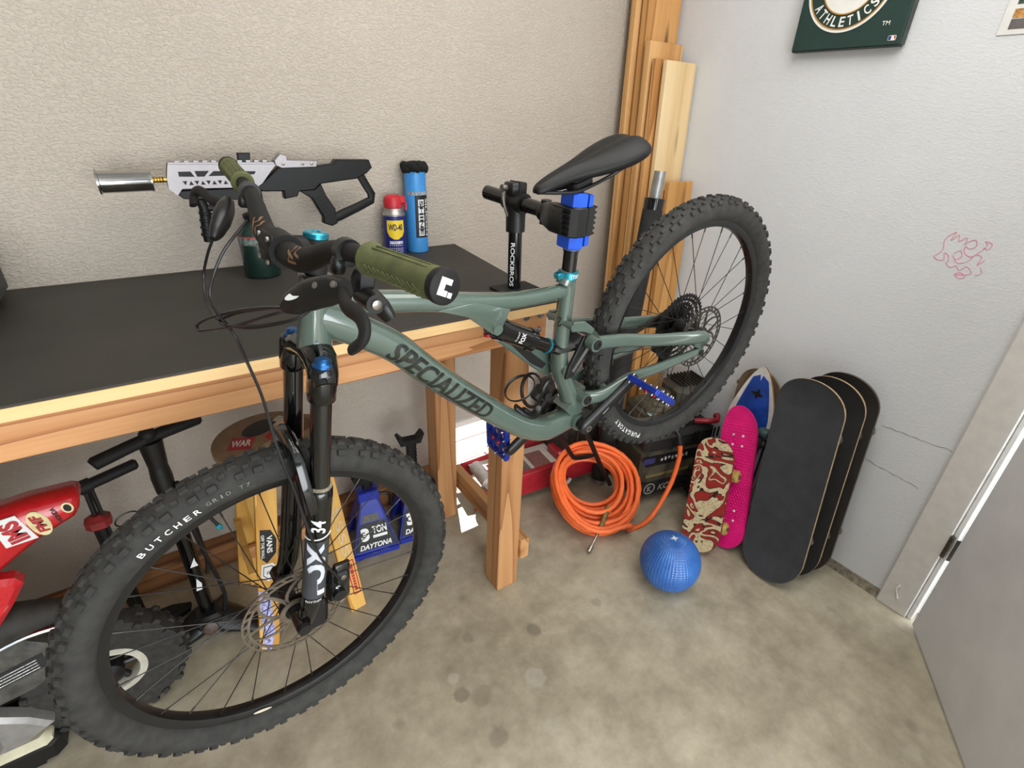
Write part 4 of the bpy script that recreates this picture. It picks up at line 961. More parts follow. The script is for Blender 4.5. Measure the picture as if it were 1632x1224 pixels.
mb = MB(); mb.prism([(-.004, -.022), (-.018, -.020), (-.019, .020), (-.004, .024)], .104, jl(0, 0, 0), JX, JY, JZ, b=.003); mb.xf(ic).build('rear_jaw_pad', P('pad_blue', (22, 82, 206), .5), stand)
mb = MB(); mb.prism([(.002, -.032), (.038, -.030), (.040, .020), (.028, .031), (.002, .031)], .060, jl(0, 0, 0), JX, JY, JZ, b=.003)
arm = (JN - jl(.035, -.03, 0)); 
mb.tube([jl(.03, .0, 0), jl(.030, -.035, 0), JN.lerp(jl(.035, -.03, 0), .35), JN], [.030, .030, .027, .020], 12, up=JZ, r2=[.017, .017, .018, .015], sq=.45)
mb.xf(ic).build('front_jaw', M_BLK, stand)
# cooling-fin ribs on the jaw
for k in range(6):
    c = -.026 + k * .0105
    m_ = MB(); p0, p1 = jl(.039, .022, c), JN.lerp(jl(.035, -.03, 0), .40) + JZ * (c * .85) + JX * .017
    m_.tube([p0 + JX * .003, jl(.043, -.028, c), p1], [.0022, .0022, .0018], 6); m_.xf(ic).build('jaw_rib', M_BLK, stand)
mb = MB(); mb.prism([(-.002, -.029), (-.022, -.026), (-.023, .024), (-.002, .028)], .058, jl(0, 0, 0), JX, JY, JZ, b=.002)
for k in range(6): mb.box(jl(-.027, .002, -.026 + k * .0105), (.012, .036, .005), JX, JY, JZ, b=.0012)
mb.xf(ic).build('rear_jaw', M_BLK, stand)
mb = MB(); mb.ball(JN, .026, 16, 10); mb.cyl(JN - JZ * .03, JN + JZ * .03, .014, 14); mb.xf(ic).build('swivel_joint', M_BLK, stand)
mb = MB(); wc = JN.lerp(jl(.035, -.03, 0), .42) + V((-.015, -.028, -.004)); mb.ball(wc, .008, 10, 6); mb.box(wc + V((.004, 0, .012)), (.012, .005, .02), b=.002); mb.box(wc + V((-.008, 0, -.012)), (.018, .005, .01), b=.002); mb.xf(ic).build('wing_nut', M_STEEL, stand, label='silver wing nut')

# ------------------------------------------------------------------ torch gun on its gas canister
gun = thing('torch_gun', 'black and silver rifle-shaped propane torch standing on a green gas canister', 'torch', (.255, 1.68, ZB))
ic = Matrix.Translation(-V(gun.location)); GY = 1.68
M_SILV = P('torch_silver', (138, 134, 136), .38, .6, var=.06); M_GBLK = P('torch_black', (12, 12, 13), .45, var=.15, spec=.28); M_CHROME = P('chrome', (190, 188, 186), .10, 1.0, var=.04)
EX, EZ = V((1, 0, 0)), V((0, 0, 1))
mb = MB(); gd = V((1, 0, .012)).normalized(); g0 = V((-.083, GY, 1.396))
mb.lathe([(.030, 0), (.030, .004), (.0265, .006), (.0262, .108), (.0275, .110), (.0275, .114), (.012, .116)], g0, gd, 32); mb.lathe([(.0295, .0), (.0245, .0005), (.0245, .10)], g0, gd, 32, caps=False); mb.xf(ic).build('muzzle', M_CHROME, gun, label='polished chrome muzzle tube')
mb = MB(); mb.tube([(.030, GY, 1.398), (.066, GY, 1.398)], .0065, 12)
for k in range(4): mb.lathe([(.0065, 0), (.0085, .002), (.0065, .004)], (.034 + k * .006, GY, 1.398), (1, 0, 0), 12)
mb.xf(ic).build('brass_fitting', P('brass', (196, 166, 86), .3, .9), gun)
# silver handguard: rails + cheek with cut-outs left between bars
HG = [(.072, 1.436), (.33, 1.434), (.288, 1.386), (.273, 1.376), (.092, 1.378), (.078, 1.361), (.062, 1.378), (.063, 1.402)]
hb = MB(); hb.prism(HG, .036, (0, GY, 0), EX, EZ); hb.xf(ic).build('handguard_core', M_GBLK, gun)
slots = [[(.091, 1.419), (.119, 1.419), (.126, 1.406), (.091, 1.407)], [(.128, 1.42), (.162, 1.42), (.149, 1.406), (.132, 1.406)], [(.172, 1.419), (.222, 1.419), (.214, 1.407), (.158, 1.407)], [(.230, 1.418), (.276, 1.417), (.270, 1.409), (.235, 1.409)]]
for k in range(9):
    x = .096 + k * .0135
    slots.append([(x, 1.396), (x + .011, 1.396), (x + .0055, 1.386)] if k % 2 == 0 else [(x, 1.386), (x + .011, 1.386), (x + .0055, 1.396)])
for sgn in (-1, 1):
    bm = bmesh.new(); me = bpy.data.meshes.new('handguard_cheek')
    vs = [bm.verts.new((x, GY + .0195 * sgn, z)) for x, z in HG]; edges = [bm.edges.new((vs[i], vs[(i + 1) % len(vs)])) for i in range(len(vs))]
    for sl in slots:
        q = [bm.verts.new((x, GY + .0195 * sgn, z)) for x, z in sl]; edges += [bm.edges.new((q[i], q[(i + 1) % len(q)])) for i in range(len(q))]
    r_ = bmesh.ops.triangle_fill(bm, use_beauty=True, use_dissolve=False, edges=edges)
    bmesh.ops.solidify(bm, geom=bm.faces[:], thickness=.004); bmesh.ops.recalc_face_normals(bm, faces=bm.faces[:]); bm.transform(ic); bm.to_mesh(me); bm.free(); me.materials.append(M_SILV)
    o = bpy.data.objects.new('handguard_cheek', me); COL.objects.link(o); o.parent = gun
mb = MB(); mb.prism([(.072, 1.433), (.33, 1.432), (.327, 1.4385), (.074, 1.4405)], .034, (0, GY, 0), EX, EZ)
for k in range(11): mb.box((.095 + k * .021, GY, 1.4415), (.011, .022, .005))
mb.xf(ic).build('top_rail', M_SILV, gun)
mb = MB(); mb.prism([(.083, 1.372), (.273, 1.375), (.284, 1.363), (.262, 1.34), (.09, 1.351), (.080, 1.361)], .032, (0, GY, 0), EX, EZ, b=.002); mb.xf(ic).build('lower_rail', M_GBLK, gun)
mb = MB(); mb.prism([(.329, 1.443), (.347, 1.461), (.365, 1.456), (.365, 1.445), (.451, 1.442), (.443, 1.424), (.347, 1.422), (.331, 1.43)], .030, (0, GY, 0), EX, EZ, b=.002); rc = mb.xf(ic).build('receiver_plate', M_SILV, gun)
mb = MB()
for x in (.352, .405, .43): mb.lathe([(.004, 0), (.004, .002), (.002, .003)], (x, GY - .015, 1.434), (0, -1, 0), 10)
mb.xf(ic).build('rivets', M_STEEL, rc)
mb = MB(); mb.prism([(.240, 1.462), (.272, 1.462), (.268, 1.438), (.238, 1.438)], .020, (0, GY, 0), EX, EZ, b=.002); mb.xf(ic).build('sight', M_GBLK, gun)
bodyp = [(.273, 1.376), (.288, 1.386), (.337, 1.425), (.443, 1.427), (.492, 1.433), (.502, 1.444), (.603, 1.443), (.611, 1.421), (.593, 1.405), (.560, 1.390), (.448, 1.378), (.430, 1.362), (.385, 1.359), (.378, 1.346), (.342, 1.34), (.342, 1.361), (.284, 1.363)]
mb = MB(); mb.prism(bodyp, .034, (0, GY, 0), EX, EZ, b=.003); mb.xf(ic).build('stock_body', M_GBLK, gun)
mb = MB(); mb.prism([(.430, 1.364), (.385, 1.361), (.420, 1.337), (.446, 1.282), (.444, 1.264), (.470, 1.254), (.488, 1.262), (.485, 1.304), (.462, 1.345), (.450, 1.380)], .028, (0, GY, 0), EX, EZ, b=.003)
for k in range(6): mb.box((.436 + k * .0055, GY - .0142, 1.338 - k * .0105), (.026, .003, .003), V((.9, 0, .35)), (0, 1, 0), V((-.35, 0, .9)))
mb.xf(ic).build('pistol_grip', M_GBLK, gun)
mb = MB(); mb.tube([(.470, GY, 1.272), (.50, GY, 1.282), (.555, GY, 1.303), (.604, GY, 1.323), (.607, GY, 1.342), (.590, GY, 1.372), (.575, GY, 1.400)], [.014, .0145, .0135, .0125, .0125, .0125, .0125], 8, up=(0, 1, 0), sq=.6); mb.xf(ic).build('stock_loop', M_GBLK, gun, ang=40)
mb = MB(); mb.tube([(.128, GY, 1.346), (.133, GY, 1.325), (.132, GY, 1.30), (.129, GY, 1.265), (.126, GY, 1.234)], [.013, .013, .0145, .0145, .012], 14)
for k in range(4): mb.lathe([(.0145, 0), (.0165, .002), (.0165, .006), (.0145, .008)], (.1325 - k * .002, GY, 1.306 - k * .019), (.1, 0, 1), 14)
mb.cyl((.13, GY, 1.325), (.165, GY, 1.322), .009, 10); mb.xf(ic).build('fore_grip', M_GBLK, gun)
mb = MB(); mb.tube([(.262, GY + .005, 1.30), (.262, GY + .005, 1.345)], [.022, .020], 16); mb.box((.262, GY + .005, 1.352), (.045, .03, .03), b=.003); mb.lathe([(.028, 0), (.031, .004), (.031, .014), (.024, .018)], (.256, 1.69, 1.285), (0, 0, 1), 18); mb.xf(ic).build('valve_mount', M_GBLK, gun)
mb = MB(); mb.lathe([(.040, 0), (.049, .003), (.0505, .008), (.0505, .115), (.049, .128), (.042, .142), (.030, .155), (.022, .166), (.020, .175)], (.252, 1.69, ZB), (0, 0, 1), 32); can = mb.xf(ic).build('gas_canister', P('canister_green', (16, 40, 34), .3, var=.1, coat=.4), gun, label='dark green propane canister')
mb = MB(); mb.lathe([(.0508, .098), (.0508, .120)], (.252, 1.69, ZB), (0, 0, 1), 32, caps=False); mb.xf(ic).build('canister_label', P('canister_label', (92, 100, 96), .6, var=.6, scale=90), can)
mb = MB(); mb.lathe([(.0509, .119), (.0509, .1225)], (.252, 1.69, ZB), (0, 0, 1), 32, caps=False); mb.xf(ic).build('label_stripe', P('label_red', (170, 48, 50), .6), can)

# ------------------------------------------------------------------ spray cans
def wrapc(cx, cy, r, a0):
    # a: right as seen by viewer facing the can, b: up; a0 = azimuth of the label centre
    return lambda a, b: V((cx + r * math.cos(a0 + a / r), cy + r * math.sin(a0 + a / r), b))
wd = thing('spray_can', 'short blue and yellow lubricant spray can with a red cap', 'spray can', (.712, 1.765, ZB))
ic = Matrix.Translation(-V(wd.location)); cx, cy, r = .712, 1.765, .0395
a0 = math.atan2(-1.765, -.712) + .10
MB().lathe([(r - .003, 0), (r, .003), (r, .005)], (cx, cy, ZB), (0, 0, 1), 32).xf(ic).build('bottom_rim', M_STEEL, wd)
MB().lathe([(r - .0006, .004), (r - .0004, .138), (r - .002, .139)], (cx, cy, ZB), (0, 0, 1), 32).xf(ic).build('body', P('can_navy', (28, 36, 112), .35, var=.05), wd)
MB().lathe([(r, .137), (r, .141), (r - .004, .145), (r - .008, .158), (r - .010, .162)], (cx, cy, ZB), (0, 0, 1), 32).xf(ic).build('shoulder', P('can_silver', (165, 162, 158), .35, .8), wd)
mb = MB(); mb.lathe([(r - .012, .160), (r - .007, .163), (r - .006, .182), (r - .010, .196), (r - .020, .203)], (cx, cy, ZB), (0, 0, 1), 28); mb.box((cx + .012, cy - .012, ZB + .188), (.055, .020, .026), X=(.9, -.43, 0), Y=(.43, .9, 0), b=.005); mb.tube([(cx + .038, cy - .022, ZB + .18), (cx + .036, cy - .026, ZB + .155)], .004, 8); mb.xf(ic).build('cap', P('cap_red', (186, 34, 48), .4, var=.05), wd)
w_ = wrapc(cx, cy, r + .0004, a0)
mb = MB(); n = 24; vs = []; fs = []
shield = [(-.030, .122), (.030, .122), (.032, .085), (.024, .066), (.0, .058), (-.024, .066), (-.032, .085)]
for j, (za, zb, wa, wb) in enumerate(((.124, .085, .031, .032), (.085, .070, .032, .024), (.070, .060, .024, .008))):
    for k in range(12):
        t0, t1 = -1 + k / 6, -1 + (k + 1) / 6
        mb.add([w_(t0 * wa, ZB + za), w_(t1 * wa, ZB + za), w_(t1 * wb, ZB + zb), w_(t0 * wb, ZB + zb)], [(0, 1, 2, 3)])
mb.xf(ic).build('yellow_shield', P('label_yellow', (232, 200, 44), .4, var=.03), wd)
w2 = wrapc(cx, cy, r + .0010, a0)
mb = MB(); put_text(mb, 'WD-40', lambda a, b: w2(a, ZB + .101 + b), .050, .022, cuts=2, bold=.03); mb.xf(ic).build('lettering', P('can_navy_text', (20, 24, 70), .4), wd)
mb = MB(); 
for k in range(8):
    mb.add([w2(-.024 + .006 * k, ZB + .054), w2(-.018 + .006 * k, ZB + .054), w2(-.018 + .006 * k, ZB + .044), w2(-.024 + .006 * k, ZB + .044)], [(0, 1, 2, 3)])
for z in (.040, .030, .024, .018, .012):
    for k in range(7): mb.add([w2(-.026 + .0075 * k, ZB + z), w2(-.021 + .0075 * k, ZB + z), w2(-.021 + .0075 * k, ZB + z - .002), w2(-.026 + .0075 * k, ZB + z - .002)], [(0, 1, 2, 3)])
mb.xf(ic).build('small_print', P('label_pale', (206, 204, 214), .5, var=.25, scale=160), wd)

sc_ = thing('spray_can', 'tall light blue silicone spray can with black foam on top', 'spray can', (.805, 1.780, ZB))
ic = Matrix.Translation(-V(sc_.location)); cx, cy, r = .805, 1.780, .0385; a0 = math.atan2(-1.78, -.805) + .12
MB().lathe([(r - .003, 0), (r, .003), (r, .212), (r - .001, .214), (r - .001, .275), (r - .004, .278)], (cx, cy, ZB), (0, 0, 1), 32).xf(ic).build('body', P('can_blue', (58, 138, 206), .35, var=.04), sc_)
w_ = wrapc(cx, cy, r + .0004, a0 + .55)
def band(x0, x1, z0, z1, mat, nm, k=8, wr_=None):
    mb = MB(); wr_ = wr_ or w_
    for i in range(k):
        p, q = x0 + (x1 - x0) * i / k, x0 + (x1 - x0) * (i + 1) / k; mb.add([wr_(p, ZB + z0), wr_(q, ZB + z0), wr_(q, ZB + z1), wr_(p, ZB + z1)], [(0, 1, 2, 3)])
    return mb.xf(ic).build(nm, mat, sc_)
M_INK = P('label_ink', (18, 22, 34), .45)
band(-.030, .030, .055, .200, M_INK, 'label_panel'); band(-.055, .035, .200, .212, P('label_speckle', (120, 130, 140), .5, var=.8, scale=220), 'speckle_band', 12)
w3 = wrapc(cx, cy, r + .0010, a0 + .55)
for i, chh in enumerate('SHINE'):
    z = .175 - i * .0255
    mb = MB()
    for k in range(4): mb.add([w3(-.019 + .0055 * k, ZB + z - .011), w3(-.0135 + .0055 * k, ZB + z - .011), w3(-.0135 + .0055 * k, ZB + z + .011), w3(-.019 + .0055 * k, ZB + z + .011)], [(0, 1, 2, 3)])
    mb.xf(ic).build('letter_tile', M_LTXT, sc_)
w4 = wrapc(cx, cy, r + .0016, a0 + .55)
mb = MB(); put_text(mb, 'SHINE', lambda a, b: w4(-.008 + b, ZB + .124 - a), .118, .014, cuts=2, bold=.03); mb.xf(ic).build('dark_letters', M_INK, sc_)
mb = MB(); put_text(mb, 'SILICON', lambda a, b: w4(.015 + b, ZB + .124 - a), .128, .011, cuts=2, bold=.02); mb.xf(ic).build('white_letters', M_LTXT, sc_)
mb = MB()
for i in range(22):
    a = 2 * PI * i / 22; rr = .030 + random.uniform(-.002, .008); mb.ball((cx + rr * math.cos(a), cy + rr * math.sin(a), ZB + .283 + random.uniform(-.004, .010)), random.uniform(.012, .017), 8, 6)
mb.ball((cx, cy, ZB + .292), .034, 14, 8, (1.15, 1.1, .5)); fo = mb.xf(ic).build('foam_cap', P('foam_black', (12, 12, 13), .95, bmp=.8, bscale=400), sc_, label='fluffy black foam cap')

# dark tool case at the left end of the bench
tcase = thing('tool_case', 'dark grey case corner at the left edge of the bench top', 'case', (-.56, 1.62, ZB))
MB().box((0, 0, .085), (.46, .30, .17), b=.03).build('shell', P('case_grey', (46, 48, 46), .55, var=.2), tcase)
MB().box((0, 0, .10), (.465, .305, .006)).build('lid_seam', M_BLK, tcase)
# ------------------------------------------------------------------ under the bench: stool
M_YEL = wood('stool_maple', (176, 124, 52), (204, 152, 72), (222, 176, 96), 'Z', 4, knots=False, rough=.5)
stool = thing('wooden_stool', 'yellow wooden stool with sticker-covered round seat under the bench', 'stool', (.15, 1.475, 0))
ic = Matrix.Translation(-V(stool.location)); SC0 = V((.150, 1.500, .665))
MB().lathe([(.150, -.012), (.156, -.008), (.156, .008), (.150, .012)], SC0, (0, 0, 1), 48).xf(ic).build('seat', P('seat_ply', (142, 116, 88), .55, var=.12), stool)
def slab(a, b, w, t, wd, mat, nm):
    a, b = V(a), V(b); d = (b - a); wd = V(wd).normalized(); n = d.cross(wd).normalized(); wd = n.cross(d).normalized()
    return MB().box((a + b) / 2, (w, t, d.length), wd, n, d.normalized(), b=.002).xf(ic).build(nm, mat, stool)
slab((.005, 1.322, 0), (.112, 1.378, .655), .060, .022, (1, 0, 0), M_YEL, 'leg'); slab((.300, 1.318, 0), (.262, 1.385, .655), .055, .022, (1, .1, 0), M_YEL, 'leg')
slab((-.005, 1.640, 0), (.092, 1.610, .655), .060, .022, (1, 0, 0), M_YEL, 'leg'); slab((.300, 1.640, 0), (.270, 1.600, .655), .060, .022, (1, 0, 0), M_YEL, 'leg')
slab((.0, 1.60, .17), (.30, 1.60, .17), .05, .02, (0, 0, 1), M_FIR, 'crosspiece'); slab((.012, 1.33, .30), (.012, 1.62, .30), .045, .02, (0, 0, 1), M_YEL, 'crosspiece')
def sticker(pts, mat, nm, O, U_, W_, N_=None, h=.0008): return MB().prism(pts, h, O, U_, W_, N_).xf(ic).build(nm, mat, stool)
M_SBLK = P('sticker_black', (24, 22, 24), .5); M_SRED = P('sticker_red', (176, 40, 48), .5); M_SWHT = P('sticker_white', (228, 228, 226), .5, var=.03); M_SPUR = P('sticker_violet', (150, 150, 196), .5, var=.5, scale=120); M_SORG = P('sticker_orange', (196, 92, 48), .5)
st0 = SC0 + V((0, 0, .0126)); E1, E2 = V((1, 0, 0)), V((0, 1, 0))
sticker(circ(1, 28, .058, .038), M_SBLK, 'seat_sticker', st0 + V((-.012, .062, 0)), V((.85, .5, 0)), V((-.5, .85, 0)))
sticker([(-.035, -.03), (.03, -.034), (.035, .03), (-.03, .034)], M_SRED, 'seat_sticker', st0 + V((-.075, -.005, .0002)), V((.9, -.3, 0)), V((.3, .9, 0)))
mb = MB(); put_text(mb, 'WAR', flat(st0 + V((-.075, -.005, .0008)), V((.9, -.3, 0)), V((.3, .9, 0))), .055, .035, bold=.03); mb.xf(ic).build('sticker_letters', M_SWHT, stool)
sticker(circ(.02, 20), M_SRED, 'seat_sticker', st0 + V((.012, -.004, .0002)), E1, E2); sticker([(-.03, -.015), (.03, -.02), (.0, .02)], M_SORG, 'seat_sticker', st0 + V((-.095, -.07, .0002)), E1, E2)
sticker(circ(1, 20, .035, .02), P('sticker_tan', (170, 150, 122), .5, var=.4, scale=90), 'seat_sticker', st0 + V((.005, -.05, .0002)), V((.9, .3, 0)), V((-.3, .9, 0)))
sticker(rrect(.06, .035, .006), P('sticker_bone', (196, 190, 176), .5, var=.3, scale=150), 'seat_sticker', st0 + V((.062, .075, .0002)), V((.7, -.7, 0)), V((.7, .7, 0)))
sticker(circ(.045, 28), P('seat_burn', (116, 88, 62), .6), 'seat_mark', st0 + V((.09, .02, .0002)), E1, E2)
# stickers on the front-left leg
la, lb = V((.005, 1.322, 0)), V((.112, 1.378, .655)); ld = (lb - la).normalized(); lw = V((1, 0, -.163)).normalized(); ln = V((0, -1, .09)).normalized()
def leg_o(t, off=0.0): return la.lerp(lb, t) + ln * .0118 + lw * off
sticker([(-.022, .062), (.008, .055), (.024, .02), (.022, -.03), (-.004, -.062), (-.022, -.04)], M_SBLK, 'leg_sticker', leg_o(.60, .002), lw, ld)
mb = MB(); put_text(mb, 'VANS', lambda a, b: leg_o(.60, .006) + ln * .0008 + ld * (-a + .006) + lw * b, .062, .016, bold=.03); put_text(mb, 'OFF THE WALL', lambda a, b: leg_o(.60, -.013) + ln * .0008 + ld * -a + lw * b, .085, .009, bold=.02); mb.xf(ic).build('sticker_letters', M_SWHT, stool)
sticker([(-.02, .032), (.012, .032), (.024, .015), (.022, -.012), (.0, -.034), (-.022, -.012)], M_SWHT, 'leg_sticker', leg_o(.455, .002), lw, ld)
mb = MB(); mb.ringprism([(x * .75, y * .75) for x, y in ((-.02, .032), (.012, .032), (.024, .015), (.022, -.012), (.0, -.034), (-.022, -.012))], [(x * .66, y * .66) for x, y in ((-.02, .032), (.012, .032), (.024, .015), (.022, -.012), (.0, -.034), (-.022, -.012))], .0006, leg_o(.455, .002) + ln * .0006, lw, ld); put_text(mb, '#', flat(leg_o(.455, .002) + ln * .0006, lw, ld), .014, .014); mb.xf(ic).build('sticker_letters', M_SBLK, stool)
sticker([(-.026, .088), (-.008, .075), (.002, .088), (.016, .072), (.012, .02), (.020, -.09), (.008, -.16), (-.012, -.15), (-.018, -.04)], M_SPUR, 'leg_sticker', leg_o(.235, -.004), lw, ld)
# red-outlined sticker on the right leg
ra, rb_ = V((.300, 1.318, 0)), V((.262, 1.385, .655)); rd = (rb_ - ra).normalized(); rw = V((1, .1, 0)).normalized(); rn = V((.1, -1, .09)).normalized()
def rl(t, off=0.0): return ra.lerp(rb_, t) + rn * .0120 + rw * off
mb = MB(); mb.ringprism(rrect(.026, .15, .003, 3), rrect(.019, .143, .002, 3), .0008, rl(.22, .008), rw, rd); mb.xf(ic).build('leg_sticker', M_SRED, stool)
mb = MB(); [mb.box(rl(.22, .008) + rd * (.055 - k * .0122) + rn * .0005, (.010, .008, .0006), rw, rd, rn) for k in range(10)]; mb.xf(ic).build('sticker_letters', M_SRED, stool)
mb = MB(); put_text(mb, 'SSSS', lambda a, b: rl(.52, .004) + rd * -a + rw * b + rn * .0005, .20, .024); mb.xf(ic).build('sticker_letters', P('sticker_faint', (206, 190, 160), .6), stool)

# ------------------------------------------------------------------ two blue jack stands
M_JBLUE = P('jack_blue', (24, 44, 150), .35, var=.08, coat=.3)
def jack_stand(loc, rz, zt, label):
    t = thing('jack_stand', label, 'jack stand', loc, Matrix.Rotation(rz, 3, 'Z'), 'pair of blue jack stands')
    h, bw, tw_ = .235, .090, .034
    for k in range(4):
        Mz = Matrix.Rotation(k * PI / 2, 4, 'Z')
        m_ = MB(); th = .006
        # trapezoid side plate with an arch cut from its foot (closed at front)
        if k in (0, 2): poly = [(-bw, 0), (bw, 0), (bw * .98, .02), (tw_, h), (-tw_, h), (-bw * .98, .02)]
        else: poly = [(-bw, 0), (-bw * .62, 0), (-tw_ * .7, h * .62), (tw_ * .7, h * .62), (bw * .62, 0), (bw, 0), (tw_, h), (-tw_, h)]
        tilt = math.atan2(bw - tw_, h)
        vs = []
        for zsgn in (0, th):
            for x, z in poly:
                y = -(bw - (bw - tw_) * z / h) + zsgn; vs.append((x, y, z))
        n = len(poly); fs = [tuple(range(n)), tuple(range(2 * n - 1, n - 1, -1))] + [(i, (i + 1) % n, n + (i + 1) % n, n + i) for i in range(n)]
        m_.add(vs, fs); m_.xf(Mz); m_.build('side_plate', M_JBLUE, t)
    MB().box((0, 0, h + .018), (.082, .074, .044), b=.004).build('collar', M_JBLUE, t)
    MB().box((0, -bw, .010), (bw * 2, .012, .020), b=.002).build('foot_rail', M_JBLUE, t)
    po = MB(); po.box((0, 0, (h - .06 + zt - .03) / 2), (.030, .030, zt - .03 - h + .06), b=.003)
    k = 0
    while h + .03 + k * .016 < zt - .04: po.box((.018, 0, h + .045 + k * .016), (.010, .022, .008)); k += 1
    po.build('ratchet_post', M_GBLK, t)
    sa_ = MB(); sa_.prism([(-.055, .028), (-.045, .034), (-.025, .010), (.025, .010), (.045, .034), (.055, .028), (.040, -.012), (-.040, -.012)], .042, (0, 0, zt - .022), (1, 0, 0), (0, 0, 1), b=.003); sa_.build('saddle', M_GBLK, t)
    hl = MB(); hl.tube(catmull([(.03, -.03, h + .02), (.075, -.035, h + .01), (.085, -.035, h - .05)], 4), .006, 8); hl.build('release_lever', M_GBLK, t)
    # decal on the front plate
    def fp(a, z, l=.0012): return V((a, -(bw - (bw - tw_) * z / h) - l, z))
    dl = MB(); dl.add([fp(-.080, .030), fp(.080, .030), fp(.048, .142), fp(-.048, .142)], [(0, 1, 2, 3)]); d_ = dl.build('decal', P('decal_black', (16, 16, 18), .5), t)
    dl = MB(); dl.add([fp(-.040, .146), fp(.030, .146), fp(.022, .178), fp(-.034, .178)], [(0, 1, 2, 3)]); dl.build('warning_plate', P('decal_greyprint', (86, 84, 82), .6, var=.5, scale=260), t)
    dl = MB(); put_text(dl, 'DAYTONA', lambda a, b: fp(a, .045 + b, .002), .125, .022, shear=.3, bold=.03); put_text(dl, '3', lambda a, b: fp(-.035 + a, .098 + b, .002), .032, .056, bold=.06); put_text(dl, 'TON', lambda a, b: fp(.022 + a, .110 + b, .002), .056, .032, bold=.03)
    dl.add([fp(-.006, .076, .002), fp(.050, .076, .002), fp(.050, .088, .002), fp(-.006, .088, .002)], [(0, 1, 2, 3)])
    dl.build('decal_letters', M_SWHT, d_)
    return t
jack_stand((.462, 1.605, 0), R(-8), .335, 'blue jack stand with 3 TON decal and lowered black post')
jack_stand((.650, 1.598, 0), R(-8), .455, 'blue jack stand behind the tire with its black ratchet post raised')

# ------------------------------------------------------------------ floor pumps
pump = thing('floor_pump', 'black bicycle floor pump with T handle standing next to the stool', 'pump', (-.137, 1.50, 0))
MB().tube([(0, 0, .045), (0, 0, .60)], .0215, 20).build('barrel', M_BLKG, pump)
mb = MB(); mb.tube([(0, 0, .59), (0, 0, .64), (0, 0, .715)], [.025, .027, .020], 18); mb.tube([(0, 0, .62), (0, 0, .76)], [.020, .030], 14); mb.build('collar', M_BLK, pump)
hdv = V((.93, .36, .0)).normalized()
mb = MB(); mb.tube([hdv * -.135 + V((0, 0, .755)), hdv * -.13 + V((0, 0, .757)), hdv * -.04 + V((0, 0, .765)), hdv * .04 + V((0, 0, .768)), hdv * .128 + V((0, 0, .768)), hdv * .135 + V((0, 0, .768))], [.014, .0185, .0175, .0175, .0185, .014], 16); mb.ball((0, 0, .778), .022, 14, 8); mb.build('handle', M_BLKM, pump)
mb = MB(); mb.tube(catmull([(-.125, -.035, .014), (-.06, -.01, .036), (.0, .0, .055), (.06, -.03, .036), (.135, -.085, .014)], 5), [.014, .030, .040, .032, .014], 14, up=EZ, r2=[.028, .048, .055, .048, .026]); mb.tube(catmull([(0, 0, .04), (.03, .05, .03), (.05, .10, .012)], 4), [.035, .03, .018], 12, r2=[.02, .015, .008]); mb.box((0, -.01, .06), (.085, .08, .07), b=.01); mb.build('base', M_BLK, pump)
mb = MB(); mb.tube(catmull([(.035, -.02, .05), (.06, -.03, .16), (.035, -.02, .40), (.028, -.012, .56), (.03, -.01, .61), (.034, .01, .55), (.04, .02, .30), (.03, .02, .22)], 6), .0062, 8); mb.build('hose', M_CAB, pump)
mb = MB(); mb.lathe([(.020, 0), (.022, .004), (.022, .016), (.018, .018)], (-.002, -.046, .055), (-.1, -1, .3), 18); mb.build('gauge', P('gauge_dull', (70, 52, 44), .5, var=.4, scale=120), pump)
mb = MB(); mb.add([(-.006, -.0222, .30), (.012, -.0222, .335), (.012, -.0222, .32), (.016, -.0222, .30)], [(0, 1, 2, 3)]); mb.build('barrel_mark', M_SWHT, pump); mb = MB(); mb.add([(-.010, -.0222, .20), (.000, -.0222, .25), (.010, -.0222, .225), (.006, -.0222, .20)], [(0, 1, 2, 3)]); mb.build('barrel_mark', M_SWHT, pump)
p2_ = thing('floor_pump', 'older black floor pump with a red collar and wire ring', 'pump', (-.322, 1.60, 0))
MB().tube([(0, 0, .04), (-.004, 0, .50)], .019, 18).build('barrel', M_BLK, p2_)
mb = MB(); mb.tube([(-.004, 0, .49), (-.002, 0, .60)], .0075, 10); mb.tube([(.014, -.01, .40), (.012, -.008, .60)], .006, 8); mb.build('rod', M_BLK, p2_)
mb = MB(); hv = V((.94, .34, .02)).normalized(); mb.tube([hv * -.132 + V((0, 0, .606)), hv * -.126 + V((0, 0, .607)), hv * .126 + V((0, 0, .613)), hv * .132 + V((0, 0, .613))], [.012, .0165, .0165, .012], 14); mb.tube([hv * -.014 + V((0, 0, .61)), hv * .014 + V((0, 0, .61))], .021, 14); mb.build('handle', M_BLKM, p2_)
mb = MB(); mb.box((-.002, -.004, .487), (.062, .056, .05), b=.014); mb.build('red_collar', P('collar_red', (130, 36, 34), .5, var=.15), p2_)
mb = MB(); mb.tube([(.062 + .030 * math.cos(2 * PI * k / 20), -.01 + .012 * math.sin(2 * PI * k / 20), .470 + .012 * math.sin(2 * PI * k / 20) + .006 * math.cos(2 * PI * k / 20)) for k in range(20)], .0025, 6, closed=True); mb.build('wire_ring', M_BLK, p2_)
mb = MB(); mb.box((0, 0, .03), (.06, .06, .05), b=.01); mb.prism([(-.03, -.035), (.075, -.03), (.12, -.012), (.125, .015), (.075, .035), (-.03, .035)], .03, (.01, .01, .02), (1, 0, 0), (0, 1, 0), b=.008); mb.build('base', M_BLKM, p2_)
mb = MB(); mb.tube(catmull([(-.03, -.03, .09), (-.035, -.04, .05), (-.02, -.05, .03)], 4), .008, 8); mb.build('foot_clip', P('collar_red', (130, 36, 34), .5), p2_)

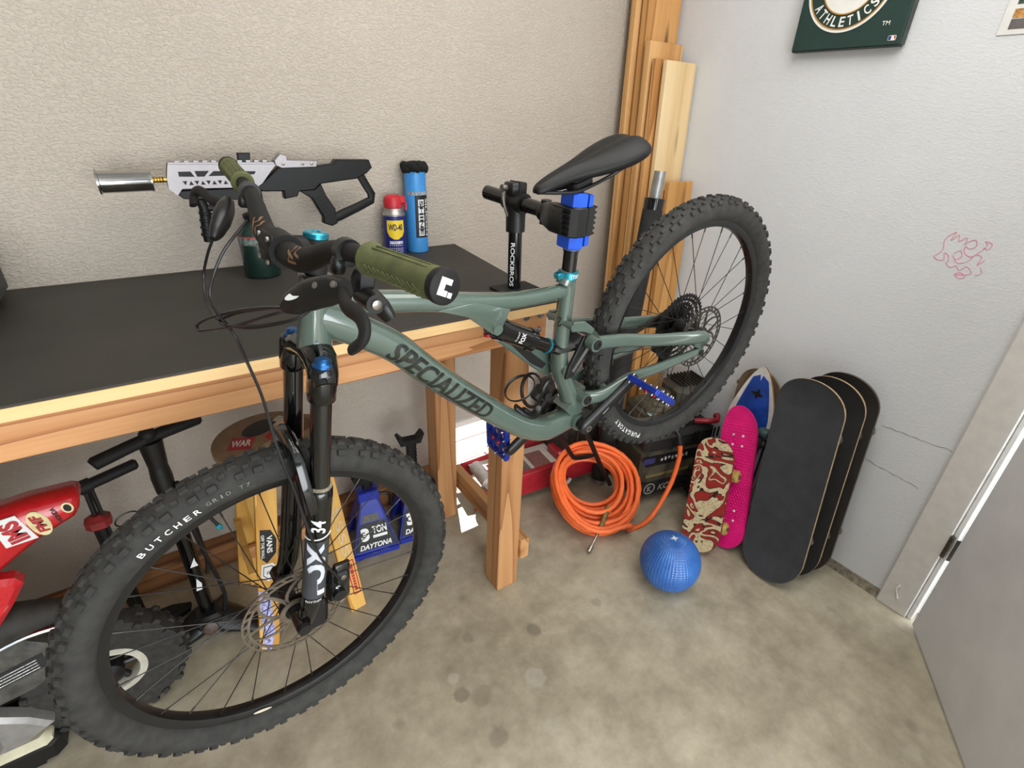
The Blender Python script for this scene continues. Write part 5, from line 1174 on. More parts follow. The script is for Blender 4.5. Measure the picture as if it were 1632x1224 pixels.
# ------------------------------------------------------------------ small red dirt bike at the left edge
moto = thing('mini_dirt_bike', 'small red dirt bike with race stickers parked under the bench', 'motorbike', (-.60, 1.36, 0))
ic = Matrix.Translation(-V(moto.location)); M_MRED = P('moto_red', (196, 26, 36), .28, var=.05, coat=.5)
WC = V((-.375, 1.335, .185))
tm = MB(); prof = [(.082, .022), (.11, .036), (.150, .039), (.177, .029), (.184, 0)]; prof = prof + [(r, -y) for r, y in reversed(prof[:-1])]
N = 48; rings = [[WC + (EX * math.cos(2 * PI * k / N) + EZ * math.sin(2 * PI * k / N)) * r + V((0, y, 0)) for k in range(N)] for r, y in prof + [prof[0]]]
tm.rings(rings, caps=False)
for i in range(26):
    a = 2 * PI * i / 26; rd_ = EX * math.cos(a) + EZ * math.sin(a); tn = -EX * math.sin(a) + EZ * math.cos(a)
    for y in ((-.022, .022) if i % 2 else (-.032, 0, .032)): tm.box(WC + rd_ * (.184 if abs(y) < .03 else .172) + V((0, y, 0)), (.020, .016, .014), tn, (0, 1, 0), rd_, taper=(.8, .8))
tm.xf(ic).build('rear_tire', P('moto_rubber', (44, 42, 39), .9, var=.35, scale=50, bmp=.4), moto, label='dusty knobbly small tire')
mb = MB(); mb.lathe([(.086, -.024), (.086, .024), (.068, .026), (.062, .0), (.068, -.026)], WC, (0, 1, 0), 40, caps=False, closed=True); wr_ = mb.xf(ic).build('wheel_rim', P('rim_ivory', (176, 172, 158), .5, var=.1), moto)
mb = MB(); mb.lathe([(.02, -.045), (.034, -.03), (.034, .03), (.02, .045)], WC, (0, 1, 0), 24)
for k in range(6): a = PI * k / 3; mb.tube([WC + (EX * math.cos(a) + EZ * math.sin(a)) * .025, WC + (EX * math.cos(a) + EZ * math.sin(a)) * .068], .009, 8)
mb.xf(ic).build('hub', M_BLK, wr_)
# rear fender: deep flank with rounded tip, stickers on the flank facing the room
fpoly = [(-.276, .769), (-.271, .786), (-.273, .798), (-.283, .804), (-.305, .805), (-.36, .806), (-.40, .801), (-.80, .74), (-.80, .46), (-.441, .663), (-.398, .692), (-.353, .720), (-.290, .748)]
fend = MB().prism(fpoly, .085, (0, 1.2925, 0), EX, EZ, b=.014).xf(ic).build('rear_fender', M_MRED, moto, ang=50)
FYF = 1.2492
fd = V((.985, 0, .17)).normalized(); fu = V((-.17, 0, .985)).normalized()
def fpt(c): return lambda a, b: V((c[0], FYF, c[1])) + fu * a - fd * b     # text runs up the flank, tops to the left
def fplate(c, pts, mat, nm, lift=0.0): return MB().prism([(p, q) for p, q in pts], .0008, V((c[0], FYF - lift, c[1])), fu, -fd).xf(ic).build(nm, mat, fend)
fplate((-.389, .759), [(-.036, -.026), (.036, -.020), (.040, .022), (-.030, .028)], M_SWHT, 'number_sticker')
mb = MB(); put_text(mb, 'IMS', lambda a, b: fpt((-.389, .759))(a, b) + V((0, -.0012, 0)), .056, .034, bold=.05); mb.xf(ic).build('sticker_letters', M_SRED, fend)
fplate((-.346, .762), circ(1, 24, .034, .017), P('sticker_cream2', (226, 214, 160), .5), 'oval_sticker')
mb = MB(); put_text(mb, 'FMF', lambda a, b: fpt((-.346, .762))(a, b) + V((0, -.0012, 0)), .050, .018, bold=.05, shear=.2); mb.xf(ic).build('oval_letters', M_SRED, fend)
mb = MB(); put_text(mb, 'HONDA', lambda a, b: fpt((-.315, .772))(a, b) + V((0, -.0006, 0)), .040, .009, bold=.03); mb.xf(ic).build('dark_letters', M_SBLK, fend)
fplate((-.293, .782), circ(1, 20, .014, .010), P('sticker_cream2', (226, 214, 160), .5), 'round_sticker'); fplate((-.293, .782), circ(1, 16, .010, .0065), M_SBLK, 'round_mark', .0006)
mb = MB(); mb.tube(catmull([(-.85, 1.33, .68), (-.60, 1.325, .735), (-.47, 1.318, .755), (-.40, 1.312, .760)], 4), [.05, .055, .045, .012], 14, up=EZ, r2=[.08, .075, .06, .02]); mb.xf(ic).build('seat', P('moto_seat', (52, 20, 22), .6), moto)
mb = MB(); mb.prism([(-.80, .655), (-.452, .642), (-.428, .634), (-.418, .614), (-.45, .565), (-.49, .515), (-.80, .42)], .05, (0, 1.275, 0), EX, EZ, b=.012); mb.xf(ic).build('side_panel', M_MRED, moto)
mb = MB(); mb.prism([(-.9, .40), (-.48, .42), (-.42, .36), (-.42, .30), (-.50, .26), (-.9, .20)], .09, (0, 1.33, 0), EX, EZ, b=.012); mb.xf(ic).build('engine_case', P('engine_grey', (70, 68, 63), .6, var=.3, scale=40), moto)
mb = MB(); mb.add([(-.62, 1.2838, .345), (-.46, 1.2838, .375), (-.46, 1.2838, .33), (-.62, 1.2838, .30)], [(0, 1, 2, 3)]); lb_ = mb.xf(ic).build('warning_label', P('label_dark', (30, 30, 30), .6), moto)
mb = MB()
for k in range(4): mb.add([(-.605, 1.2828, .337 - k * .009), (-.475, 1.2828, .362 - k * .009), (-.475, 1.2828, .359 - k * .009), (-.605, 1.2828, .334 - k * .009)], [(0, 1, 2, 3)])
mb.xf(ic).build('label_print', P('label_lightprint', (170, 170, 168), .6, var=.6, scale=300), lb_)
mb = MB(); mb.tube(catmull([(-.70, 1.27, .37), (-.56, 1.268, .43), (-.46, 1.268, .455), (-.36, 1.27, .44)], 5), .006, 8); mb.xf(ic).build('exhaust_strap', M_CHROME, moto)
mb = MB(); mb.tube(catmull([(-.85, 1.31, .46), (-.62, 1.31, .47), (-.50, 1.31, .475), (-.40, 1.31, .46)], 5), [.06, .055, .05, .03], 14); mb.xf(ic).build('exhaust', P('exhaust_dark', (40, 36, 32), .7, var=.4), moto)
mb = MB(); mb.prism([(-.80, .27), (-.60, .26), (-.535, .20), (-.50, .15), (-.56, .12), (-.80, .10)], .05, (0, 1.285, 0), EX, EZ, b=.010); mb.tube([(-.62, 1.255, .17), (-.60, 1.25, .17)], .022, 16); mb.xf(ic).build('foot_plate', P('alloy_cast', (168, 166, 164), .35, .6, var=.08), moto)
mb = MB(); mb.box((-.64, 1.29, .095), (.24, .06, .035), b=.012); mb.xf(ic).build('chain_slider', P('plastic_ivory', (206, 200, 172), .5, var=.06), moto)
mb = MB(); mb.tube([(-.64, 1.335, .18), WC], .022, 10); mb.xf(ic).build('swingarm', M_BLK, moto)
mb = MB(); mb.box((-.66, 1.33, .045), (.30, .12, .085), b=.02); mb.box((-.66, 1.33, .012), (.2, .1, .024)); mb.xf(ic).build('lower_frame', M_BLK, moto)

# ------------------------------------------------------------------ red floor jack
jack = thing('floor_jack', 'red floor jack with a label plate lying behind the bench leg', 'floor jack', (1.32, 1.575, 0), None)
M_JRED = P('jack_red', (164, 28, 42), .38, var=.1, coat=.2)
jd = V((.995, -.10, 0)).normalized(); jn = V((.10, .995, 0)).normalized(); JO = V((0, 0, 0))
for s in (-.118, .118):
    mb = MB(); mb.prism([(-.42, .035), (-.38, .125), (-.05, .155), (.26, .150), (.40, .095), (.42, .045)], .012, JO + jn * s, jd, EZ, b=.002); mb.box(JO + jn * (s - .01 * (1 if s > 0 else -1)) + V((0, 0, .147)) - jd * .08, (.36, .03, .010), jd, jn, EZ, b=.002); mb.build('side_rail', M_JRED, jack)
mb = MB(); mb.box(JO + V((0, 0, .108)) - jd * .14, (.42, .215, .008), jd, jn, EZ); top_pl = mb.build('cover_plate', P('plate_cream', (206, 198, 190), .5, var=.05), jack)
for (a, w_, h_, m_) in ((-.25, .085, .13, P('plate_pink', (196, 96, 108), .6, var=.4, scale=150)), (-.145, .10, .13, P('plate_print', (104, 92, 92), .6, var=.7, scale=220)), (-.03, .09, .13, P('plate_print2', (120, 84, 80), .6, var=.7, scale=220))):
    MB().box(JO + V((0, 0, .1125)) + jd * a, (w_, h_, .001), jd, jn, EZ).build('label_patch', m_, top_pl)
mb = MB(); mb.box(JO + jd * .20 + V((0, 0, .13)), (.30, .10, .05), jd, jn, EZ, b=.008); mb.tube([JO + jd * .34 + V((0, 0, .14)), JO + jd * .34 + V((0, 0, .175))], .042, 18); mb.build('lift_arm', M_JRED, jack)
for s in (-.10, .10):
    for a in (-.36, .36): MB().lathe([(.020, -.014), (.028, -.012), (.028, .012), (.020, .014)], JO + jd * a + jn * s + V((0, 0, .028)), jn, 18).build('roller', M_STEEL, jack)
mb = MB(); mb.tube([JO + jd * -.33 + jn * -.07 + V((0, 0, .12)), JO + jd * -.33 + jn * .07 + V((0, 0, .12))], .030, 18); mb.build('cross_roller', P('roller_white', (214, 208, 202), .5), jack)
mb = MB(); mb.tube(catmull([JO + jd * -.02 + jn * -.124 + V((0, 0, .085)), JO + jd * -.01 + jn * -.16 + V((0, 0, .075)), JO + jd * .03 + jn * -.165 + V((0, 0, .068)), JO + jd * .06 + jn * -.15 + V((0, 0, .07))], 4), .009, 10); mb.build('carry_hook', P('roller_white', (214, 208, 202), .5), jack)
# ------------------------------------------------------------------ wheeled generator in the corner
gen = thing('generator', 'dark wheeled generator with engine on top under the rear wheel', 'generator', (1.74, 1.24, 0))
ic = Matrix.Translation(-V(gen.location)); M_GEN = P('gen_dark', (66, 61, 48), .55, var=.25, scale=14); M_GENK = P('gen_black', (24, 24, 24), .5, var=.2); M_ENG = P('engine_olive', (72, 66, 52), .6, var=.35, scale=40, bmp=.3)
gx = V((.975, -.22, 0)).normalized(); gy = V((.22, .975, 0)).normalized(); GO = V((1.765, 1.255, 0))
def gp_(a, b, z): return GO + gx * a + gy * b + V((0, 0, z))
MB().box(gp_(0, 0, .17), (.36, .26, .26), gx, gy, EZ, b=.03).xf(ic).build('lower_body', M_GEN, gen)
MB().box(gp_(0, 0, .335), (.375, .275, .10), gx, gy, EZ, b=.025).xf(ic).build('shroud', M_GENK, gen)
mb = MB()
for k in range(7): mb.box(gp_(.06 + k * .022, -.140, .345), (.006, .006, .05), gx, gy, EZ)
mb.xf(ic).build('vent_ribs', M_BLK, gen)
# front decals
def gf(a, z, l=.1312): return gp_(a, -l, z)
MB().prism([(-.17, -.005), (.10, -.005), (.10, .05), (-.17, .05)], .002, gf(0, .225), gx, EZ).xf(ic).build('brand_strip', M_BLK, gen)
mb = MB(); [mb.box(gf(-.09 + k * .019, .248 + .003 * (k % 3), .1335), (.010, .001, .012 + .006 * (k % 2)), V((.94, -.2, .25)), gy, V((-.2, 0, .97))) for k in range(8)]; mb.xf(ic).build('strip_lettering', P('decal_silver', (180, 180, 178), .5), gen)
MB().prism(rrect(.06, .03, .008), .003, gf(-.155, .25), gx, EZ).xf(ic).build('blue_tab', P('tab_blue', (44, 48, 96), .5), gen)
MB().prism([(-.175, 0), (.12, 0), (.12, .075), (-.175, .075)], .002, gf(0, .055), gx, EZ).xf(ic).build('logo_panel', M_GENK, gen)
mb = MB(); mb.ringprism([(.030 * math.cos(2 * PI * k / 28), .030 * math.sin(2 * PI * k / 28)) for k in range(28)], [(.025 * math.cos(2 * PI * k / 28), .025 * math.sin(2 * PI * k / 28)) for k in range(28)], .002, gf(-.128, .092, .1335), gx, EZ); put_text(mb, 'K', lambda a, b: gf(-.128 + a, .092 + b, .1345), .024, .030, bold=.03); put_text(mb, 'KO', lambda a, b: gf(-.05 + a, .092 + b, .1345), .065, .034, bold=.02, shear=.2); mb.xf(ic).build('logo_lettering', P('decal_greylt', (150, 148, 140), .5), gen)
MB().box(gf(-.01, .165, .130), (.30, .006, .012), gx, gy, EZ).xf(ic).build('trim_strip', P('gen_gold', (112, 98, 56), .5), gen)
# engine block with finned cover
en = MB(); en.box(gp_(-.07, .0, .42), (.20, .19, .10), gx, gy, EZ, b=.02); en.box(gp_(-.11, -.03, .47), (.10, .11, .03), gx, gy, EZ, b=.012); en.cyl(gp_(-.03, .03, .44), gp_(-.03, .03, .50), .045, 18); en.xf(ic).build('engine_block', M_ENG, gen)
fn_ = MB(); fn_.box(gp_(.10, .03, .46), (.17, .17, .17), gx, gy, EZ, b=.03); eng2 = fn_.xf(ic).build('cylinder_cover', P('cover_olive', (62, 58, 47), .55, var=.25, scale=30), gen)
for k in range(8): MB().box(gp_(.035 + k * .019, .025, .548), (.006, .125, .012), gx, gy, EZ, b=.002).xf(ic).build('fin', M_GENK, eng2)
mb = MB(); mb.lathe([(.026, 0), (.026, .008), (.022, .012), (.008, .012)], gp_(-.145, -.075, .465), (0, 0, 1), 22); mb.box(gp_(-.145, -.075, .479), (.034, .006, .006), gx, gy, EZ); mb.xf(ic).build('oil_cap', P('cap_grey', (82, 78, 68), .5), gen)
mb = MB(); mb.lathe([(.018, 0), (.02, .02), (.012, .03)], gp_(-.085, -.085, .455), (0, -.3, 1), 16); mb.tube(catmull([gp_(-.12, -.04, .49), gp_(-.06, -.08, .475), gp_(.0, -.1, .43)], 4), .012, 10); mb.tube(catmull([gp_(-.18, -.10, .41), gp_(-.10, -.12, .43), gp_(-.02, -.12, .41), gp_(.05, -.11, .43)], 4), .010, 10); mb.xf(ic).build('fittings', M_ENG, gen)
MB().box(gp_(-.17, -.09, .472), (.010, .022, .003), gx, gy, EZ).xf(ic).build('dipstick_tab', P('tab_cyan', (150, 196, 206), .4), gen)
mb = MB(); mb.tube(catmull([gp_(.08, -.10, .40), gp_(.13, -.135, .41), gp_(.18, -.13, .40), gp_(.2, -.10, .41)], 4), .012, 10); mb.ball(gp_(.205, -.10, .40), .016, 12, 8); mb.xf(ic).build('red_knob', P('knob_red', (140, 26, 40), .4), gen)
for s in (1,):
    tw_ = MB(); tw_.lathe([(.05, -.03), (.09, -.035), (.105, -.022), (.108, 0), (.105, .022), (.09, .035), (.05, .03)], gp_(.165, -.165, .108), gy, 32)
    for k in range(20):
        a = 2 * PI * k / 20; d = gx * math.cos(a) + EZ * math.sin(a); e = -gx * math.sin(a) + EZ * math.cos(a)
        for y in (-.018, .018): tw_.box(gp_(.165, -.165 + y, .108) + d * .107, (.018, .022, .010), e, gy, d)
    tw_.xf(ic).build('wheel', M_BLKM, gen)
mb = MB(); mb.box(gp_(-.14, -.05, .02), (.05, .05, .045), gx, gy, EZ); mb.box(gp_(-.14, .1, .02), (.05, .05, .045), gx, gy, EZ); mb.box(gp_(.15, .1, .02), (.05, .05, .045), gx, gy, EZ); mb.xf(ic).build('feet', M_BLK, gen)
# fold-down carrying handle passing through the hose coil
hb_ = MB(); hb_.tube(catmull([(1.47, 1.265, .10), (1.385, 1.267, .25), (1.30, 1.27, .41), (1.265, 1.275, .462), (1.225, 1.295, .475), (1.190, 1.325, .440), (1.225, 1.33, .375), (1.272, 1.33, .298), (1.30, 1.33, .272), (1.388, 1.33, .252), (1.55, 1.32, .25)], 5), .0105, 10); hb_.xf(ic).build('carry_handle', M_BLK, gen, label='black bent tube handle')

# ------------------------------------------------------------------ orange air hose
M_HOSE = P('hose_orange', (244, 112, 52), .42, var=.06, scale=20)
hose = thing('air_hose', 'coiled bright orange air hose leaning beside the generator', 'hose', (1.37, 1.22, 0))
ic = Matrix.Translation(-V(hose.location)); HC = V((1.355, 1.275, .152)); hu = V((.88, -.475, 0)).normalized(); hv_ = V((.333, .73, .597)).normalized(); hn = hu.cross(hv_).normalized(); hn = -hn if hn.y > 0 else hn
pts = []; turns = 15; per = 26
rnd = random.Random(11)
qs = [.35, .85, .1, .6, 1.0, .2, .75, .0, .5, .95, .3, .65, .9, .15, .8, 1.0]
ext = [(.112 + .068 * min(1, max(0, q + rnd.uniform(-.15, .15))), .105 + .105 * min(1, max(0, q + rnd.uniform(-.15, .15))), .100 + .125 * min(1, max(0, q + rnd.uniform(-.2, .2))), .100 + .080 * min(1, max(0, q + rnd.uniform(-.25, .25)))) for q in qs]
for k in range(turns * per + 1):
    t = k / per; i = int(t); q = t - i; a = 2 * PI * q - PI / 2 + .35
    e = [ext[min(i, 15)][j] + (ext[min(i + 1, 15)][j] - ext[min(i, 15)][j]) * (q * q * (3 - 2 * q)) for j in range(4)]
    c_, s_ = math.cos(a), math.sin(a)
    p = HC + hu * ((e[1] if c_ > 0 else e[0]) * c_) + hv_ * ((e[3] if s_ > 0 else e[2]) * s_) + hn * ((t - 5.5) * .0066)
    if p.z < .012: p.z = .012 + (.012 - p.z) * .05
    pts.append(p)
tail = catmull([pts[-1], pts[-1] + (pts[-1] - pts[-3]).normalized() * .05, V((1.41, 1.068, .012)), V((1.50, 1.062, .012)), V((1.585, 1.075, .04)), V((1.650, 1.075, .16)), V((1.672, 1.078, .285)), V((1.662, 1.082, .365))], 8)
MB().tube(pts + tail[1:], .0100, 10).xf(ic).build('coil', M_HOSE, hose)
mb = MB(); e0 = pts[0]; h0 = V((1.332, 1.138, .112)); h1 = V((1.256, 1.097, .060)); h2 = V((1.174, 1.064, .014)); mb.tube(catmull([e0, e0.lerp(h0, .5) + V((0, -.01, .02)), h0], 5), .0105, 10); mb.xf(ic).build('free_end', M_HOSE, hose)
MB().tube([h0 + (h0 - h1) * .12, h1], .0118, 12).xf(ic).build('crimp_sleeve', P('sleeve_olive', (122, 104, 62), .45, .4, var=.3, scale=120), hose)
mb = MB(); mb.tube([h1, h1.lerp(h2, .08), h1.lerp(h2, .12), h1.lerp(h2, .75)], [.009, .009, .006, .0055], 12); mb.tube([h1.lerp(h2, .72), h1.lerp(h2, .74), h1.lerp(h2, 1.0), h1.lerp(h2, 1.02)], [.007, .0105, .0105, .008], 14); mb.xf(ic).build('brass_plug', P('plug_steel', (176, 170, 160), .25, .9), hose, label='silver metal hose plug')
mb = MB(); mb.tube([V((1.663, 1.082, .360)), V((1.655, 1.09, .40)), V((1.66, 1.12, .42))], [.012, .011, .010], 12); mb.xf(ic).build('hose_fitting', M_BLK, hose)

# ------------------------------------------------------------------ blue ball
def ball_mat():
    m, nt, b = newmat('ball_blue'); tc = nt.nodes.new('ShaderNodeTexCoord'); vec = tc.outputs['Object']
    f = noise(nt, vec, 14, 5, .6); nt.links.new(ramp(nt, f, [(.3, (38, 88, 164)), (.7, (60, 120, 198))]), b.inputs['Base Color']); b.inputs['Roughness'].default_value = .3; b.inputs['Coat Weight'].default_value = .3
    MATS['ball_blue'] = m; return m
bc = V((1.335, .800, .112)); r = .112
ball_ = thing('rubber_ball', 'blue dimpled rubber playground ball on the floor', 'ball', (bc.x, bc.y, 0), Matrix.Rotation(R(-18), 3, 'X'))
ball_.matrix_world = Matrix.Translation((bc.x, bc.y, 0))
mb = MB(); n, m = 168, 126; rings = []
for j in range(m + 1):
    t = -PI / 2 + PI * j / m; ring = []
    for k in range(n):
        a = 2 * PI * k / n; groove = 1.0 if (j % 3 and k % 3) else .972
        if abs(t) > 1.40: groove = .985
        rr = r * groove; p = V((rr * max(1e-4, math.cos(t)) * math.cos(a), rr * max(1e-4, math.cos(t)) * math.sin(a), rr * math.sin(t)))
        ring.append(p)
    rings.append(ring)
mb.rings(rings, caps=False); mb.xf(Matrix.Translation((0, 0, r * .995)) @ Matrix.Rotation(R(-2), 4, 'X')); mb.build('shell', ball_mat(), ball_, ang=80)
stp = []
for k in range(8): a = PI * k / 4 + .3; stp.append(((.016 if k % 2 == 0 else .006) * math.cos(a), (.016 if k % 2 == 0 else .006) * math.sin(a)))
nn_ = V((-.02, .02, 1)).normalized(); u_, w_2, _ = frame_from(nn_); MB().prism(stp, .0015, V((0, 0, r)) + nn_ * (r * 1.003), u_, w_2).build('star_mark', P('mark_white', (206, 214, 226), .5), ball_)

# ------------------------------------------------------------------ skateboards
def deck_outline(L, W, tail=.5, nose=.5, n=10, flat=.0):
    """half-length profile: (t along, half width)"""
    out = []
    for k in range(2 * n + 25):
        pass
    return out
def deck_mesh(L, W, kick=.03, thick=.011, nose_p=2.3, tail_p=2.3, nl=.2, tl=.2, pin=None):
    """deck in local frame: y along length (0 tail .. L nose), x across, z = top (grip) side up"""
    N = 46; K = 8; rows = []
    for i in range(N + 1):
        q = i / N; y = L * (0.5 - 0.5 * math.cos(PI * q)); hw = W / 2
        if pin: hw = W / 2 * pin(y / L)
        else:
            if y < tl: hw *= max(0, 1 - ((tl - y) / tl) ** tail_p) ** (1 / tail_p)
            if y > L - nl: hw *= max(0, 1 - ((y - L + nl) / nl) ** nose_p) ** (1 / nose_p)
        hw = max(hw, .0015); z = 0
        if y < tl * 1.05: z = kick * ((tl * 1.05 - y) / (tl * 1.05)) ** 1.6
        if y > L - nl * 1.05: z = kick * ((y - L + nl * 1.05) / (nl * 1.05)) ** 1.6
        rows.append((y, hw, z))
    return rows
def board_parts(t, rows, thick, m_top, m_ply, m_bot, W, conc=.006, top_name='grip_tape', hinge=None):
    K = 10
    def surf(i, k, off):
        y, hw, z = rows[i]; s = -1 + 2 * k / K; return (s * hw, y, z + conc * s * s * (hw / (W / 2)) + off)
    def sheet(off0, off1, name, mat):
        mb = MB(); n = len(rows)
        top = [[surf(i, k, off1) for k in range(K + 1)] for i in range(n)]; bot = [[surf(i, k, off0) for k in range(K, -1, -1)] for i in range(n)]
        mb.rings([[V(p) for p in a + b] for a, b in zip(top, bot)]); return mb.build(name, mat, t, ang=40)
    d = sheet(0, thick, 'deck', m_ply); sheet(thick, thick + .0012, top_name, m_top); sheet(-.0008, 0, 'underside', m_bot)
    return d
def truck(t, y, W, wheel_mat, wr=.021, ww=.032, mh=M_STEEL, hz=-.032):
    mb = MB(); mb.box((0, y, -.005), (.055, .08, .008), b=.002); mb.box((0, y, -.018), (.03, .04, .026), b=.006); mb.tube([(-W * .42, y, hz), (W * .42, y, hz)], [.006, .006], 10); mb.tube([(-W * .28, y, hz), (0, y, hz + .008), (W * .28, y, hz)], [.008, .012, .008], 10)
    tr = mb.build('truck', mh, t)
    for s in (-1, 1):
        w_ = MB(); w_.lathe([(.010, -ww / 2 - .001), (wr * .72, -ww / 2), (wr, -ww / 2 + .006), (wr, ww / 2 - .006), (wr * .72, ww / 2), (.010, ww / 2 + .001)], (s * (W * .42 - ww * .30), y, hz), (1, 0, 0), 24); o = w_.build('wheel', wheel_mat, tr)
        MB().lathe([(.009, 0), (.009, .004), (.004, .006)], (s * (W * .42 + ww * .22), y, hz), (s, 0, 0), 12).build('axle_nut', M_STEEL, tr)
def place_board(t, B, T_, wdir):
    """tail at B, nose direction to T_, wdir = across direction; top face normal = wdir x along"""
    B, T_ = V(B), V(T_); y = (T_ - B).normalized(); x = V(wdir); x = (x - y * x.dot(y)).normalized(); z = x.cross(y)
    t.matrix_world = Matrix.Translation(B) @ Matrix((x, y, z)).transposed().to_4x4()
def grip_mat(name, c, sp=.12):
    return P(name, c, .9, var=sp, scale=18, bmp=.5, bscale=900)
M_PLYE = P('deck_ply', (176, 150, 112), .55, var=.12, scale=60)
def bolts(t, y, z, mat, dx=.021, dy=.027):
    mb = MB()
    for sx in (-dx, dx):
        for sy in (-dy, dy): mb.lathe([(.005, -.001), (.005, .0022), (.003, .0030)], (sx, y + sy, z), (0, 0, 1), 10)
    mb.build('mounting_bolts', mat, t)
# charcoal grip-tape board in front
def street(name, label, L, W, B, T_, wd, gc, wc, ply=M_PLYE, bl=True, bot=None):
    t = thing(name, label, 'skateboard', B); rows = deck_mesh(L, W, .035, nl=.115, tl=.115, nose_p=2.1, tail_p=2.1)
    board_parts(t, rows, .010, grip_mat(name + '_grip_%d' % gc[0], gc), ply, bot or P('deck_bottom_dark', (40, 38, 38), .5), W)
    truck(t, .20, W, wc); truck(t, L - .20, W, wc)
    place_board(t, B, T_, wd); return t
AC = V((0, -1, 0))
M_WHL_D = P('wheel_grey', (92, 92, 90), .6, var=.25, scale=60)
b1 = street('skateboard', 'skateboard with plain charcoal grip tape, frontmost of the big decks', .815, .236, (1.712, .600, .006), (1.815, .706, .832), (.0, -1, .14), (54, 56, 60), M_WHL_D)
mb = MB(); mb.ringprism(circ(.012, 18), circ(.009, 18), .0006, (0, .745, .0165), (1, 0, 0), (0, 1, 0)); put_text(mb, 'M', lambda a, b: V((a, .745 + b, .0168)), .012, .012); mb.build('grip_logo', P('logo_grey', (92, 94, 98), .7), b1)
b2 = street('skateboard', 'black skateboard with pale ply edge tucked behind the charcoal one', .82, .228, (1.812, .586, .006), (1.878, .668, .862), (.0, -1, .12), (36, 35, 35), M_WHL_D)
b3 = street('skateboard', 'scuffed dark skateboard closest to the wall in the stack of big decks', .83, .226, (1.880, .575, .006), (1.926, .648, .872), (.0, -1, .10), (44, 40, 36), M_WHL_D, P('deck_ply_dark', (84, 72, 58), .6))
mb = MB(); mb.prism([(-.02, .60), (.02, .62), (.075, .70), (.06, .74), (.03, .70), (.0, .65)], .0008, (.01, 0, .0125), (1, 0, 0), (0, 1, 0)); mb.build('scuff_patch', P('scuff_olive', (66, 62, 48), .8, var=.4, scale=60), b3)
# blue pointed cruiser, underside facing out
t = thing('cruiser_board', 'blue pointed cruiser board with white stripe, underside showing', 'skateboard'); L, W = .72, .20
pin = lambda q: (min(1, max(0.0, (1 - q) / .30)) ** .58 if q > .70 else (1 - max(0, (.25 - q) / .25) ** 2 * .45))
rows = deck_mesh(L, W, .012, pin=pin); board_parts(t, rows, .010, P('stripe_white', (222, 222, 218), .5, var=.06), P('cruiser_ply', (146, 112, 76), .6), P('cruiser_under', (122, 92, 64), .6), W, conc=.002, top_name='white_face')
inner = [(rows[i][1] * .76, rows[i][0]) for i in range(6, len(rows) - 5)]; inner = [(x, y) for x, y in inner if y < L - .045]
poly = inner + [(.006, L - .035), (0, L - .062), (-.006, L - .035)] + [(-x, y) for x, y in reversed(inner)]
kz = lambda p: V((p.x, p.y, p.z + (.012 * ((p.y - L + .21) / .21) ** 1.6 if p.y > L - .21 else 0) + .002 * (p.x / .1) ** 2))
MB().prism(poly, .0012, (0, 0, .0126), (1, 0, 0), (0, 1, 0)).fn(kz).build('blue_panel', P('cruiser_blue', (30, 74, 168), .4, var=.25, scale=14), t)
MB().prism([(rows[i][1] * .99, rows[i][0]) for i in range(3, len(rows) - 4) if rows[i][0] < L * .68] + [(rows[i][1] * .88, rows[i][0]) for i in range(len(rows) - 4, 3, -1) if rows[i][0] < L * .68], .0012, (0, 0, .0128), (1, 0, 0), (0, 1, 0)).build('edge_band', P('edge_navy', (40, 50, 96), .5), t)
MB().prism([(.03, .0), (.012, .008), (.006, .028), (-.004, .01), (-.03, .004), (-.008, -.006), (.0, -.022), (.010, -.008)], .0008, (.0, .600, .0152), (1, 0, 0), (0, 1, 0)).fn(kz).build('bird_mark', M_SBLK, t)
mb = MB(); mb.box((0, .465, .018), (.05, .07, .012), b=.002); mb.box((0, .462, .028), (.03, .035, .02), b=.005); mb.tube([(-.060, .462, .034), (.095, .462, .034)], .006, 10); tr = mb.build('truck', M_BLK, t)
for s in (-1, 1): MB().lathe([(.010, -.022), (.020, -.020), (.024, -.014), (.024, .014), (.020, .020), (.010, .022)], (s * .062 + .024, .462, .036), (1, 0, 0), 24).build('wheel', P('wheel_teal', (54, 84, 84), .5, var=.1), tr)
mb = MB(); mb.box((0, .15, .018), (.05, .07, .012), b=.002); mb.tube([(-.085, .15, .034), (.085, .15, .034)], .006, 10); tr = mb.build('truck', M_BLK, t)
for s in (-1, 1): MB().lathe([(.010, -.022), (.020, -.020), (.024, -.014), (.024, .014), (.020, .020), (.010, .022)], (s * .078, .15, .036), (1, 0, 0), 24).build('wheel', P('wheel_teal', (54, 84, 84), .5), tr)
place_board(t, (1.865, .925, .005), (1.935, .950, .702), (.0, -1, .05))
t2 = thing('cruiser_board', 'brown-edged board behind the blue cruiser, only its rounded tip and one wheel showing', 'skateboard'); rows = deck_mesh(.70, .19, .02, nl=.12, tl=.12); board_parts(t2, rows, .010, P('tip_brown', (106, 88, 70), .7), P('tip_ply', (120, 100, 80), .6), P('tip_under', (90, 80, 70), .6), .19); truck(t2, .60, .25, M_WHL_D, .016, hz=-.016)
place_board(t2, (1.895, .93, .005), (1.953, .958, .715), (0, -1, .05))
